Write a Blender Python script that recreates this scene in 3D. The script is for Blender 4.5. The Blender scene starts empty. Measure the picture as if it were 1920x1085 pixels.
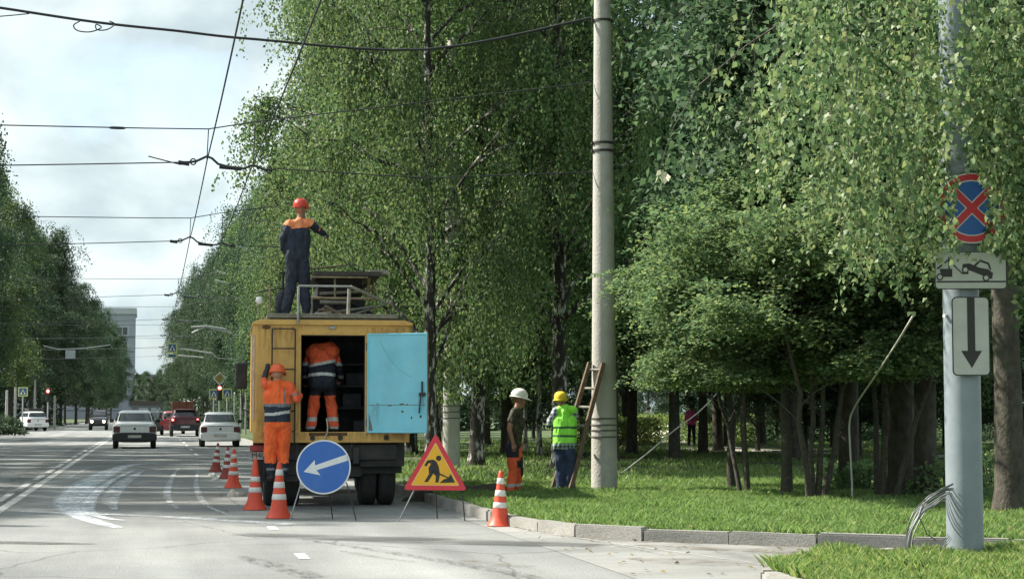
import bpy, bmesh, math, random
import numpy as np
from mathutils import Vector, Matrix, noise as mnoise
from mathutils.geometry import tessellate_polygon

# ------------------------------------------------------------------ camera, sky, sun, exposure
sc = bpy.context.scene
COL = sc.collection
R = math.radians
W0, H0, F = 1920.0, 1085.0, 3300.0          # photograph size and focal length in its pixels
CAMZ = 1.45
VPX, VPY = 285.0, 772.0                      # where the street vanishes in the photograph
th = math.atan((VPY - H0/2) / F)
psi = math.atan((W0/2 - VPX) / F * math.cos(th))
fw = Vector((math.sin(psi)*math.cos(th), math.cos(psi)*math.cos(th), math.sin(th)))
rt = Vector((math.cos(psi), -math.sin(psi), 0))
up = rt.cross(fw)
cam_d = bpy.data.cameras.new('camera')
cam = bpy.data.objects.new('camera', cam_d)
COL.objects.link(cam)
cam_d.sensor_width = 36.0
cam_d.lens = F / W0 * 36.0
cam_d.clip_start = 0.1
cam_d.clip_end = 5000
mm = Matrix((rt, up, -fw)).transposed().to_4x4()
mm.translation = (0, 0, CAMZ)
cam.matrix_world = mm
sc.camera = cam

SUN_AZ, SUN_EL = R(-62), R(44)               # ahead and to the left of the camera
sdir = Vector((math.sin(SUN_AZ)*math.cos(SUN_EL), math.cos(SUN_AZ)*math.cos(SUN_EL), math.sin(SUN_EL)))
world = bpy.data.worlds.new('World')
sc.world = world
world.use_nodes = True
nt = world.node_tree
nt.nodes.clear()
def wn(t, **k):
    n = nt.nodes.new(t)
    for a, v in k.items():
        setattr(n, a, v)
    return n
wo = wn('ShaderNodeOutputWorld'); bg = wn('ShaderNodeBackground')
sky = wn('ShaderNodeTexSky', sky_type='NISHITA', sun_disc=False, sun_elevation=SUN_EL, sun_rotation=SUN_AZ,
         air_density=1.0, dust_density=1.5, ozone_density=1.2)
tc = wn('ShaderNodeTexCoord'); mp = wn('ShaderNodeMapping')
mp.inputs['Scale'].default_value = (1.3, 1.3, 2.0)
mp.inputs['Location'].default_value = (0.35, 0.2, 0.12)
nz = wn('ShaderNodeTexNoise'); nz.inputs['Scale'].default_value = 3.2; nz.inputs['Detail'].default_value = 9; nz.inputs['Roughness'].default_value = 0.55
nz2 = wn('ShaderNodeTexNoise'); nz2.inputs['Scale'].default_value = 5.5; nz2.inputs['Detail'].default_value = 8; nz2.inputs['Distortion'].default_value = 0.3
cr = wn('ShaderNodeValToRGB'); cr.color_ramp.elements[0].position = 0.37; cr.color_ramp.elements[1].position = 0.48
cr.color_ramp.elements[0].color = (0.35, 0.35, 0.35, 1); cr.color_ramp.elements[1].color = (1, 1, 1, 1)
cr2 = wn('ShaderNodeValToRGB')
cr2.color_ramp.elements[0].position = 0.38; cr2.color_ramp.elements[1].position = 0.58
cr2.color_ramp.elements[0].color = (2.0, 2.5, 2.7, 1); cr2.color_ramp.elements[1].color = (3.65, 4.15, 4.2, 1)
mix = wn('ShaderNodeMix', data_type='RGBA')
L = nt.links.new
L(tc.outputs['Generated'], mp.inputs['Vector'])
L(mp.outputs['Vector'], nz.inputs['Vector']); L(mp.outputs['Vector'], nz2.inputs['Vector'])
L(nz.outputs['Fac'], cr.inputs['Fac']); L(nz2.outputs['Fac'], cr2.inputs['Fac'])
L(cr.outputs['Color'], mix.inputs['Factor']); L(sky.outputs['Color'], mix.inputs['A']); L(cr2.outputs['Color'], mix.inputs['B'])
L(mix.outputs['Result'], bg.inputs['Color']); L(bg.outputs['Background'], wo.inputs['Surface'])
bg.inputs['Strength'].default_value = 0.125

sun_d = bpy.data.lights.new('sun', 'SUN')
sun_d.energy = 5.0; sun_d.angle = R(1.2); sun_d.color = (1.0, 0.94, 0.84)
sun = bpy.data.objects.new('sun', sun_d)
COL.objects.link(sun)
sun.rotation_mode = 'QUATERNION'
sun.rotation_quaternion = (-sdir).to_track_quat('-Z', 'Y')
sun.location = (-20, 20, 40)
vs = sc.view_settings
vs.view_transform = 'Standard'; vs.look = 'None'; vs.gamma = 1.0; vs.exposure = 1.1; vs.use_curve_mapping = False
sc.render.engine = 'CYCLES'
sc.cycles.use_denoising = True
sc.cycles.max_bounces = 8; sc.cycles.diffuse_bounces = 5; sc.cycles.glossy_bounces = 2
sc.cycles.transmission_bounces = 4; sc.cycles.transparent_max_bounces = 8
sc.cycles.caustics_reflective = False; sc.cycles.caustics_refractive = False
sc.cycles.sample_clamp_indirect = 4.0

# ------------------------------------------------------------------ pixels of the photograph to places
def ray(px, py):
    return fw + rt*((px - W0/2)/F) + up*((H0/2 - py)/F)
CO = Vector((0, 0, CAMZ))
def gp(px, py, z=0.0):                       # where the ray meets a level plane
    d = ray(px, py)
    return CO + d*((z - CAMZ)/d.z)
def atY(px, py, Y):                          # where the ray meets the plane at that distance down the street
    d = ray(px, py)
    return CO + d*(Y/d.y)
def proj(P):                                 # array of points -> pixels, depth
    P = np.asarray(P, float) - np.array(CO)
    dz = P @ np.array(fw)
    return W0/2 + F*(P @ np.array(rt))/dz, H0/2 - F*(P @ np.array(up))/dz, dz

# ------------------------------------------------------------------ materials
MATS = {}
def nodes_of(name):
    m = bpy.data.materials.new(name); m.use_nodes = True
    t = m.node_tree
    b = t.nodes['Principled BSDF']
    return m, t, b
def mat(name, col, rough=0.6, metal=0.0, var=0.12, scale=8.0, bump=0.0, bscale=60.0, dirt=None, dirt_amt=0.0, dscale=3.0, emit=None, est=0.0, spec=0.5, coat=0.0, sheen=0.0):
    if name in MATS: return MATS[name]
    m, t, b = nodes_of(name)
    lk = t.links.new
    tcn = t.nodes.new('ShaderNodeTexCoord')
    n = t.nodes.new('ShaderNodeTexNoise'); n.inputs['Scale'].default_value = scale; n.inputs['Detail'].default_value = 6
    lk(tcn.outputs['Object'], n.inputs['Vector'])
    rp = t.nodes.new('ShaderNodeValToRGB')
    c = np.array(col[:3])
    rp.color_ramp.elements[0].position = 0.3; rp.color_ramp.elements[1].position = 0.7
    rp.color_ramp.elements[0].color = (*(c*(1-var)), 1); rp.color_ramp.elements[1].color = (*np.minimum(c*(1+var), 1), 1)
    lk(n.outputs['Fac'], rp.inputs['Fac'])
    out = rp.outputs['Color']
    if dirt is not None:
        n2 = t.nodes.new('ShaderNodeTexNoise'); n2.inputs['Scale'].default_value = dscale; n2.inputs['Detail'].default_value = 9; n2.inputs['Roughness'].default_value = 0.7
        lk(tcn.outputs['Object'], n2.inputs['Vector'])
        r2 = t.nodes.new('ShaderNodeMapRange')
        r2.inputs['From Min'].default_value = 0.46; r2.inputs['From Max'].default_value = 0.72
        r2.inputs['To Min'].default_value = 0; r2.inputs['To Max'].default_value = dirt_amt
        lk(n2.outputs['Fac'], r2.inputs['Value'])
        mx = t.nodes.new('ShaderNodeMix'); mx.data_type = 'RGBA'
        lk(r2.outputs['Result'], mx.inputs['Factor']); lk(out, mx.inputs['A']); mx.inputs['B'].default_value = (*dirt, 1)
        out = mx.outputs['Result']
    lk(out, b.inputs['Base Color'])
    b.inputs['Roughness'].default_value = rough; b.inputs['Metallic'].default_value = metal
    b.inputs['Specular IOR Level'].default_value = spec; b.inputs['Coat Weight'].default_value = coat
    b.inputs['Sheen Weight'].default_value = sheen
    if bump > 0:
        n3 = t.nodes.new('ShaderNodeTexNoise'); n3.inputs['Scale'].default_value = bscale; n3.inputs['Detail'].default_value = 4
        lk(tcn.outputs['Object'], n3.inputs['Vector'])
        bp = t.nodes.new('ShaderNodeBump'); bp.inputs['Strength'].default_value = bump; bp.inputs['Distance'].default_value = 0.02
        lk(n3.outputs['Fac'], bp.inputs['Height']); lk(bp.outputs['Normal'], b.inputs['Normal'])
    if emit is not None:
        b.inputs['Emission Color'].default_value = (*emit, 1); b.inputs['Emission Strength'].default_value = est
    MATS[name] = m
    return m

def leaf_mat(name, cols, trans=0.35, rough=0.45, sat=0.85):
    m, t, b = nodes_of(name)
    lk = t.links.new
    g = t.nodes.new('ShaderNodeNewGeometry')
    rp = t.nodes.new('ShaderNodeValToRGB')
    els = rp.color_ramp.elements
    for i, c in enumerate(cols):
        e = els[i] if i < 2 else els.new(0.5)
        e.position = i/(len(cols)-1); e.color = (*c, 1)
    lk(g.outputs['Random Per Island'], rp.inputs['Fac'])
    oi = t.nodes.new('ShaderNodeObjectInfo')
    hv = t.nodes.new('ShaderNodeHueSaturation')
    mr = t.nodes.new('ShaderNodeMapRange'); mr.inputs['To Min'].default_value = 0.8; mr.inputs['To Max'].default_value = 1.2
    lk(oi.outputs['Random'], mr.inputs['Value']); lk(mr.outputs['Result'], hv.inputs['Value'])
    mr2 = t.nodes.new('ShaderNodeMapRange'); mr2.inputs['To Min'].default_value = 0.49; mr2.inputs['To Max'].default_value = 0.515
    lk(oi.outputs['Random'], mr2.inputs['Value']); lk(mr2.outputs['Result'], hv.inputs['Hue'])
    hv.inputs['Saturation'].default_value = sat
    lk(rp.outputs['Color'], hv.inputs['Color'])
    lk(hv.outputs['Color'], b.inputs['Base Color'])
    b.inputs['Roughness'].default_value = rough
    b.inputs['Specular IOR Level'].default_value = 0.2
    tr = t.nodes.new('ShaderNodeBsdfTranslucent')
    hs = t.nodes.new('ShaderNodeHueSaturation'); hs.inputs['Saturation'].default_value = 1.15; hs.inputs['Value'].default_value = 1.35; hs.inputs['Hue'].default_value = 0.492
    lk(hv.outputs['Color'], hs.inputs['Color']); lk(hs.outputs['Color'], tr.inputs['Color'])
    ms = t.nodes.new('ShaderNodeMixShader'); ms.inputs['Fac'].default_value = trans
    lk(b.outputs['BSDF'], ms.inputs[1]); lk(tr.outputs['BSDF'], ms.inputs[2])
    lk(ms.outputs['Shader'], t.nodes['Material Output'].inputs['Surface'])
    MATS[name] = m
    return m

M_leaf = leaf_mat('birch_leaf', [(0.055,0.115,0.045),(0.085,0.165,0.06),(0.115,0.205,0.07),(0.165,0.26,0.105),(0.21,0.275,0.085)], trans=0.42, rough=0.55)
M_leaf_near = leaf_mat('birch_leaf_near', [(0.05,0.095,0.04),(0.09,0.155,0.06),(0.135,0.21,0.085),(0.205,0.28,0.14),(0.26,0.30,0.12)], trans=0.38, rough=0.45, sat=.9)
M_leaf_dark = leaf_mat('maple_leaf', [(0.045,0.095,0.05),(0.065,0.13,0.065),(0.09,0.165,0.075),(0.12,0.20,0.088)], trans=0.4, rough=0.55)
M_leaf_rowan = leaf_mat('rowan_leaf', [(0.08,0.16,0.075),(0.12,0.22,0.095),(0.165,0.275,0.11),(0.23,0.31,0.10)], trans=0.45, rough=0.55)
M_leaf_far_shaded = leaf_mat('far_leaf_shaded', [(0.03,0.062,0.036),(0.045,0.088,0.046),(0.062,0.112,0.052),(0.085,0.135,0.056)], trans=0.3, rough=0.6)  # backlit shade of the distant rows is put into these darker leaf colours
M_grass = leaf_mat('grass_blade', [(0.10,0.19,0.038),(0.145,0.26,0.055),(0.20,0.32,0.075),(0.26,0.34,0.10)], trans=0.4, rough=0.5)
M_grass_dry = leaf_mat('grass_blade_near', [(0.10,0.19,0.03),(0.15,0.26,0.045),(0.22,0.32,0.06),(0.33,0.36,0.12)], trans=0.4, rough=0.5)

def birch_bark(name, base, dark, amount):
    m, t, b = nodes_of(name); lk = t.links.new
    tcn = t.nodes.new('ShaderNodeTexCoord')
    mpn = t.nodes.new('ShaderNodeMapping'); mpn.inputs['Scale'].default_value = (3.5, 3.5, 1.6)
    n = t.nodes.new('ShaderNodeTexNoise'); n.inputs['Scale'].default_value = 2.2; n.inputs['Detail'].default_value = 8; n.inputs['Roughness'].default_value = 0.65
    lk(tcn.outputs['Object'], mpn.inputs['Vector']); lk(mpn.outputs['Vector'], n.inputs['Vector'])
    rp = t.nodes.new('ShaderNodeValToRGB')
    rp.color_ramp.elements[0].position = amount; rp.color_ramp.elements[1].position = amount+0.06
    rp.color_ramp.elements[0].color = (*dark, 1); rp.color_ramp.elements[1].color = (*base, 1)
    lk(n.outputs['Fac'], rp.inputs['Fac']); lk(rp.outputs['Color'], b.inputs['Base Color'])
    b.inputs['Roughness'].default_value = 0.9
    bp = t.nodes.new('ShaderNodeBump'); bp.inputs['Strength'].default_value = 0.8; bp.inputs['Distance'].default_value = 0.04
    n2 = t.nodes.new('ShaderNodeTexNoise'); n2.inputs['Scale'].default_value = 14; n2.inputs['Detail'].default_value = 5
    mp2 = t.nodes.new('ShaderNodeMapping'); mp2.inputs['Scale'].default_value = (1, 1, 0.25)
    lk(tcn.outputs['Object'], mp2.inputs['Vector']); lk(mp2.outputs['Vector'], n2.inputs['Vector'])
    lk(n2.outputs['Fac'], bp.inputs['Height']); lk(bp.outputs['Normal'], b.inputs['Normal'])
    return m
M_birch = birch_bark('birch_bark', (0.50,0.48,0.44), (0.035,0.03,0.026), 0.53)
M_birch_w = birch_bark('birch_bark_white', (0.55,0.53,0.49), (0.04,0.035,0.03), 0.44)
M_bark = mat('dark_bark', (0.062,0.054,0.043), 0.95, var=0.45, scale=11, bump=1.0, bscale=24, dirt=(0.075,0.085,0.05), dirt_amt=0.6, dscale=2.5)

# ------------------------------------------------------------------ mesh builder
class MB:
    def __init__(s):
        s.v = []; s.f = []; s.m = []
    def add(s, vs_, fs_, m=0):
        o = len(s.v)
        s.v.extend([tuple(x) for x in vs_])
        for f_ in fs_:
            s.f.append(tuple(i+o for i in f_)); s.m.append(m)
        return s
    def box(s, x0, x1, y0, y1, z0, z1, m=0):
        return s.add([(x0,y0,z0),(x1,y0,z0),(x1,y1,z0),(x0,y1,z0),(x0,y0,z1),(x1,y0,z1),(x1,y1,z1),(x0,y1,z1)],
                     [(0,3,2,1),(4,5,6,7),(0,1,5,4),(1,2,6,5),(2,3,7,6),(3,0,4,7)], m)
    def tube(s, pts, r, n=8, m=0, caps=True):
        pts = [Vector(p) for p in pts]
        k = len(pts)
        rs = r if hasattr(r, '__len__') else [r]*k
        vs_, fs_ = [], []
        prev = None
        for i, p in enumerate(pts):
            d = (pts[min(i+1, k-1)] - pts[max(i-1, 0)])
            if d.length < 1e-9: d = Vector((0,0,1))
            d.normalize()
            if prev is None:
                a = Vector((1,0,0)) if abs(d.x) < 0.8 else Vector((0,1,0))
                u = d.cross(a).normalized()
            else:
                u = (prev - d*prev.dot(d))
                u = u.normalized() if u.length > 1e-6 else d.orthogonal().normalized()
            prev = u
            w = d.cross(u)
            for j in range(n):
                a = 2*math.pi*j/n
                vs_.append(p + (u*math.cos(a) + w*math.sin(a))*rs[i])
        for i in range(k-1):
            for j in range(n):
                fs_.append((i*n+j, i*n+(j+1)%n, (i+1)*n+(j+1)%n, (i+1)*n+j))
        if caps:
            fs_.append(tuple(reversed(range(n)))); fs_.append(tuple(range((k-1)*n, k*n)))
        return s.add(vs_, fs_, m)
    def lathe(s, prof, n=24, m=0, c=(0,0,0), axis='z'):
        vs_, fs_ = [], []
        for r, z in prof:
            for j in range(n):
                a = 2*math.pi*j/n
                x, y = r*math.cos(a), r*math.sin(a)
                q = (x, y, z) if axis == 'z' else ((z, x, y) if axis == 'x' else (y, z, x))
                vs_.append((q[0]+c[0], q[1]+c[1], q[2]+c[2]))
        k = len(prof)
        for i in range(k-1):
            for j in range(n):
                fs_.append((i*n+j, i*n+(j+1)%n, (i+1)*n+(j+1)%n, (i+1)*n+j))
        if prof[0][0] > 1e-6: fs_.append(tuple(reversed(range(n))))
        if prof[-1][0] > 1e-6: fs_.append(tuple(range((k-1)*n, k*n)))
        return s.add(vs_, fs_, m)
    def prism(s, poly, y0, y1, m=0):          # polygon in x,z pushed along y
        n = len(poly)
        vs_ = [(x, y0, z) for x, z in poly] + [(x, y1, z) for x, z in poly]
        fs_ = [tuple(range(n)), tuple(reversed(range(n, 2*n)))]
        fs_ += [(i, i+n, (i+1)%n+n, (i+1)%n) for i in range(n)]
        return s.add(vs_, fs_, m)
    def flat(s, poly, z, m=0):                # polygon in x,y laid level
        tris = tessellate_polygon([[Vector((x, y, 0)) for x, y in poly]])
        fs_ = []
        for a, b_, c_ in tris:
            pa, pb, pc = (Vector((*poly[i], 0)) for i in (a, b_, c_))
            fs_.append((a, b_, c_) if (pb-pa).cross(pc-pa).z > 0 else (a, c_, b_))
        return s.add([(x, y, z) for x, y in poly], fs_, m)
    def mesh(s, name, smooth=None):
        me = bpy.data.meshes.new(name)
        me.from_pydata(s.v, [], s.f)
        me.polygons.foreach_set('material_index', s.m)
        if smooth is not None:
            me.polygons.foreach_set('use_smooth', [True]*len(me.polygons))
            me.set_sharp_from_angle(angle=R(smooth))
        me.update()
        return me
    def build(s, name, mats, parent=None, loc=(0,0,0), rot=(0,0,0), smooth=None, bevel=0.0, fix=False):
        me = s.mesh(name, smooth)
        if fix:
            bm = bmesh.new(); bm.from_mesh(me)
            bmesh.ops.recalc_face_normals(bm, faces=bm.faces); bm.to_mesh(me); bm.free()
        o = obj(name, me, mats, parent, loc, rot)
        if bevel:
            md = o.modifiers.new('bevel', 'BEVEL'); md.width = bevel; md.segments = 2; md.limit_method = 'ANGLE'; md.angle_limit = R(40)
        return o
def obj(name, me, mats, parent=None, loc=(0,0,0), rot=(0,0,0)):
    o = bpy.data.objects.new(name, me)
    COL.objects.link(o)
    if mats is not None and not me.materials:
        for x in (mats if isinstance(mats, (list, tuple)) else [mats]): me.materials.append(x)
    o.parent = parent; o.location = loc; o.rotation_euler = rot
    return o
def tag(o, label=None, cat=None, group=None, kind=None):
    if label: o['label'] = label
    if cat: o['category'] = cat
    if group: o['group'] = group
    if kind: o['kind'] = kind
    return o
def thing(name, label, cat, loc=(0,0,0), rz=0.0, group=None):
    o = bpy.data.objects.new(name, None)
    COL.objects.link(o)
    o.empty_display_size = 0.3
    o.location = loc; o.rotation_euler = (0, 0, rz)
    return tag(o, label, cat, group)
def fastmesh(name, V, Fc, nside):
    me = bpy.data.meshes.new(name)
    V = np.ascontiguousarray(V, np.float32); Fc = np.ascontiguousarray(Fc, np.int32)
    nf = len(Fc)
    me.vertices.add(len(V)); me.vertices.foreach_set('co', V.ravel())
    me.loops.add(nf*nside); me.loops.foreach_set('vertex_index', Fc.ravel())
    me.polygons.add(nf)
    me.polygons.foreach_set('loop_start', np.arange(nf, dtype=np.int32)*nside)
    try: me.polygons.foreach_set('loop_total', np.full(nf, nside, np.int32))
    except Exception: pass
    me.update(calc_edges=True)
    return me
def unit(a):
    return a/np.maximum(np.linalg.norm(a, axis=-1, keepdims=True), 1e-9)
def leaf_mesh(name, P, D, N, Ln, Wd):
    D = unit(D); S = unit(np.cross(D, N)); Nn = np.cross(S, D)
    Ln = Ln[:, None]; Wd = Wd[:, None]
    fold = Nn*Wd*0.18
    V = np.stack([P, P + D*Ln*0.42 + S*Wd*0.5 + fold, P + D*Ln, P + D*Ln*0.42 - S*Wd*0.5 + fold], 1).reshape(-1, 3)
    Fc = np.arange(len(P)*4).reshape(-1, 4)
    return fastmesh(name, V, Fc, 4)
# ------------------------------------------------------------------ ground, road, kerbs, markings
rng = np.random.default_rng(7)
random.seed(7)
def ground_mat(name, cols, scale, fine, rough=0.95, bump=0.3, bscale=90, stretch=(1,1,1), streak=None):
    m, t, b = nodes_of(name); lk = t.links.new
    tcn = t.nodes.new('ShaderNodeTexCoord')
    mpn = t.nodes.new('ShaderNodeMapping'); mpn.inputs['Scale'].default_value = stretch
    lk(tcn.outputs['Object'], mpn.inputs['Vector'])
    n = t.nodes.new('ShaderNodeTexNoise'); n.inputs['Scale'].default_value = scale; n.inputs['Detail'].default_value = 10; n.inputs['Roughness'].default_value = 0.65
    lk(mpn.outputs['Vector'], n.inputs['Vector'])
    rp = t.nodes.new('ShaderNodeValToRGB')
    els = rp.color_ramp.elements
    for i, c in enumerate(cols):
        e = els[i] if i < 2 else els.new(0.5)
        e.position = 0.28 + 0.44*i/(len(cols)-1); e.color = (*c, 1)
    lk(n.outputs['Fac'], rp.inputs['Fac'])
    n2 = t.nodes.new('ShaderNodeTexNoise'); n2.inputs['Scale'].default_value = bscale; n2.inputs['Detail'].default_value = 3
    lk(tcn.outputs['Object'], n2.inputs['Vector'])
    mr = t.nodes.new('ShaderNodeMapRange'); mr.inputs['From Min'].default_value = 0.25; mr.inputs['From Max'].default_value = 0.75
    mr.inputs['To Min'].default_value = 1-fine; mr.inputs['To Max'].default_value = 1+fine
    lk(n2.outputs['Fac'], mr.inputs['Value'])
    mx = t.nodes.new('ShaderNodeMix'); mx.data_type = 'RGBA'; mx.blend_type = 'MULTIPLY'; mx.inputs['Factor'].default_value = 1
    lk(rp.outputs['Color'], mx.inputs['A']); lk(mr.outputs['Result'], mx.inputs['B'])
    out = mx.outputs['Result']
    if streak:
        mp3 = t.nodes.new('ShaderNodeMapping'); mp3.inputs['Scale'].default_value = streak
        n4 = t.nodes.new('ShaderNodeTexNoise'); n4.inputs['Scale'].default_value = 1.0; n4.inputs['Detail'].default_value = 7
        lk(tcn.outputs['Object'], mp3.inputs['Vector']); lk(mp3.outputs['Vector'], n4.inputs['Vector'])
        m4 = t.nodes.new('ShaderNodeMapRange'); m4.inputs['From Min'].default_value = 0.3; m4.inputs['From Max'].default_value = 0.7
        m4.inputs['To Min'].default_value = 0.72; m4.inputs['To Max'].default_value = 1.28
        lk(n4.outputs['Fac'], m4.inputs['Value'])
        mx2 = t.nodes.new('ShaderNodeMix'); mx2.data_type = 'RGBA'; mx2.blend_type = 'MULTIPLY'; mx2.inputs['Factor'].default_value = 1
        lk(out, mx2.inputs['A']); lk(m4.outputs['Result'], mx2.inputs['B']); out = mx2.outputs['Result']
        # hairline cracks
        vo = t.nodes.new('ShaderNodeTexVoronoi'); vo.feature = 'DISTANCE_TO_EDGE'; vo.inputs['Scale'].default_value = 0.32
        mpv = t.nodes.new('ShaderNodeMix'); mpv.data_type = 'VECTOR'; mpv.inputs['Factor'].default_value = 0.22
        nv = t.nodes.new('ShaderNodeTexNoise'); nv.inputs['Scale'].default_value = 1.3; nv.inputs['Detail'].default_value = 5
        lk(tcn.outputs['Object'], nv.inputs['Vector']); lk(tcn.outputs['Object'], mpv.inputs['A']); lk(nv.outputs['Color'], mpv.inputs['B'])
        lk(mpv.outputs['Result'], vo.inputs['Vector'])
        mc = t.nodes.new('ShaderNodeMapRange'); mc.inputs['From Max'].default_value = 0.006; mc.inputs['To Min'].default_value = 0.55; mc.inputs['To Max'].default_value = 1.0
        lk(vo.outputs['Distance'], mc.inputs['Value'])
        mx3 = t.nodes.new('ShaderNodeMix'); mx3.data_type = 'RGBA'; mx3.blend_type = 'MULTIPLY'; mx3.inputs['Factor'].default_value = 1
        lk(out, mx3.inputs['A']); lk(mc.outputs['Result'], mx3.inputs['B']); out = mx3.outputs['Result']
    lk(out, b.inputs['Base Color'])
    b.inputs['Roughness'].default_value = rough
    bp = t.nodes.new('ShaderNodeBump'); bp.inputs['Strength'].default_value = bump; bp.inputs['Distance'].default_value = 0.01
    lk(n2.outputs['Fac'], bp.inputs['Height']); lk(bp.outputs['Normal'], b.inputs['Normal'])
    return m
M_asph = ground_mat('asphalt', [(0.165,0.175,0.172),(0.215,0.222,0.216),(0.27,0.272,0.258)], 0.35, 0.34, bump=0.7, bscale=42, streak=(0.9, 0.09, 1))
M_drive = ground_mat('driveway_asphalt', [(0.20,0.205,0.198),(0.25,0.252,0.24),(0.29,0.286,0.268)], 0.8, 0.2, bump=0.5, bscale=70, streak=(0.25, 0.9, 1))
M_soil = ground_mat('soil', [(0.05,0.06,0.025),(0.075,0.085,0.035),(0.09,0.12,0.04)], 0.5, 0.4, bump=0.8, bscale=30)
M_lawn = ground_mat('lawn_ground', [(0.075,0.062,0.035),(0.06,0.095,0.03),(0.085,0.14,0.04)], 0.7, 0.4, bump=0.9, bscale=25)
M_path = ground_mat('path_sand', [(0.36,0.34,0.30),(0.46,0.44,0.38)], 0.8, 0.12)
M_kerb = ground_mat('kerb_concrete', [(0.19,0.185,0.17),(0.27,0.263,0.24),(0.34,0.33,0.30)], 2.2, 0.25, bump=0.6, bscale=50)

def decal_mat(name, col, lo, hi, amt, scale=(3,3,3), nsc=1.0):
    m, t, b = nodes_of(name); lk = t.links.new
    tcn = t.nodes.new('ShaderNodeTexCoord'); mpn = t.nodes.new('ShaderNodeMapping'); mpn.inputs['Scale'].default_value = scale
    n = t.nodes.new('ShaderNodeTexNoise'); n.inputs['Scale'].default_value = nsc; n.inputs['Detail'].default_value = 9; n.inputs['Roughness'].default_value = 0.7
    lk(tcn.outputs['Object'], mpn.inputs['Vector']); lk(mpn.outputs['Vector'], n.inputs['Vector'])
    mr = t.nodes.new('ShaderNodeMapRange'); mr.inputs['From Min'].default_value = lo; mr.inputs['From Max'].default_value = hi; mr.inputs['To Max'].default_value = amt
    lk(n.outputs['Fac'], mr.inputs['Value'])
    at = t.nodes.new('ShaderNodeAttribute'); at.attribute_name = 'edge'
    mu = t.nodes.new('ShaderNodeMath'); mu.operation = 'MULTIPLY'
    lk(mr.outputs['Result'], mu.inputs[0]); lk(at.outputs['Fac'], mu.inputs[1])
    lk(mu.outputs['Value'], b.inputs['Alpha'])
    b.inputs['Base Color'].default_value = (*col, 1); b.inputs['Roughness'].default_value = 0.85
    return m
M_paint = decal_mat('worn_road_paint', (0.62,0.62,0.58), 0.30, 0.52, 0.95, (5,5,5), 1.2)
M_paint_thin = decal_mat('faint_road_paint', (0.55,0.55,0.52), 0.38, 0.62, 0.75, (4,4,4), 1.0)
M_chalk = decal_mat('chalky_water_mark', (0.68,0.73,0.77), 0.28, 0.60, 0.8, (2.2,0.9,1), 2.0)
M_chalk2 = decal_mat('faint_chalky_mark', (0.58,0.61,0.63), 0.34, 0.62, 0.85, (2.5,1.0,1), 2.0)
M_mud = decal_mat('dry_mud', (0.17,0.125,0.08), 0.46, 0.68, 0.75, (1.0,2.5,1), 2.5)
M_grime = decal_mat('dark_grime', (0.07,0.07,0.065), 0.44, 0.70, 0.7, (4,1.6,1), 2.5)
M_dark_band = decal_mat('dark_band', (0.085,0.088,0.085), 0.36, 0.60, 0.75, (0.6,1.4,1), 1.0)  # dark tone shared by the road band and the painted shadow strip

def strip(name, pts, widths, m, z, pix=False, soft=True, parent=None, sub=6):
    """a ribbon laid on the road along pts (world x,y, or photo pixels on the road); soft edges via an attribute"""
    P = [gp(*p).xy if pix else Vector(p) for p in pts]
    if sub > 1 and len(P) > 2:
        Q, Wq = [], []
        for i in range(len(P)-1):
            p0, p1, p2, p3 = P[max(i-1,0)], P[i], P[i+1], P[min(i+2,len(P)-1)]
            for k in range(sub):
                t = k/sub
                Q.append(0.5*((2*p1)+(p2-p0)*t+(2*p0-5*p1+4*p2-p3)*t*t+(3*p1-p0-3*p2+p3)*t**3))
                Wq.append(widths[i]*(1-t)+widths[i+1]*t)
        Q.append(P[-1]); Wq.append(widths[-1]); P, widths = Q, Wq
    n = len(P); vs_, fs_, ed = [], [], []
    offs = (-0.5, -0.28, 0.28, 0.5) if soft else (-0.5, 0.5)
    es = (0, 1, 1, 0) if soft else (1, 1)
    k = len(offs)
    for i, p in enumerate(P):
        d = (P[min(i+1,n-1)] - P[max(i-1,0)]).normalized(); s = Vector((d.y, -d.x))
        for o_, e_ in zip(offs, es):
            q = p + s*o_*widths[i]
            vs_.append((q.x, q.y, z)); ed.append(e_*(0 if soft and i in (0, n-1) else 1))
    for i in range(n-1):
        for j in range(k-1):
            fs_.append((i*k+j, i*k+j+1, (i+1)*k+j+1, (i+1)*k+j))
    mb = MB().add(vs_, fs_)
    me = mb.mesh(name)
    a = me.attributes.new('edge', 'FLOAT', 'POINT'); a.data.foreach_set('value', ed)
    o = obj(name, me, m, parent)
    if parent is None: tag(o, kind='structure')
    return o

ROAD_L, ROAD_R = -9.4, 4.45
o = MB().add([(-900,-300,-0.02),(900,-300,-0.02),(900,1500,-0.02),(-900,1500,-0.02)], [(0,1,2,3)]).build('ground', M_soil); tag(o, kind='structure')
mb = MB()
mb.add([(ROAD_L,-40,0),(ROAD_R,-40,0),(ROAD_R,400,0),(ROAD_L,400,0)], [(0,1,2,3)])
mb.add([(-120,122,0),(ROAD_L,122,0),(ROAD_L,150,0),(-120,150,0)], [(0,1,2,3)])
o = mb.build('road', M_asph); tag(o, kind='structure')
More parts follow.
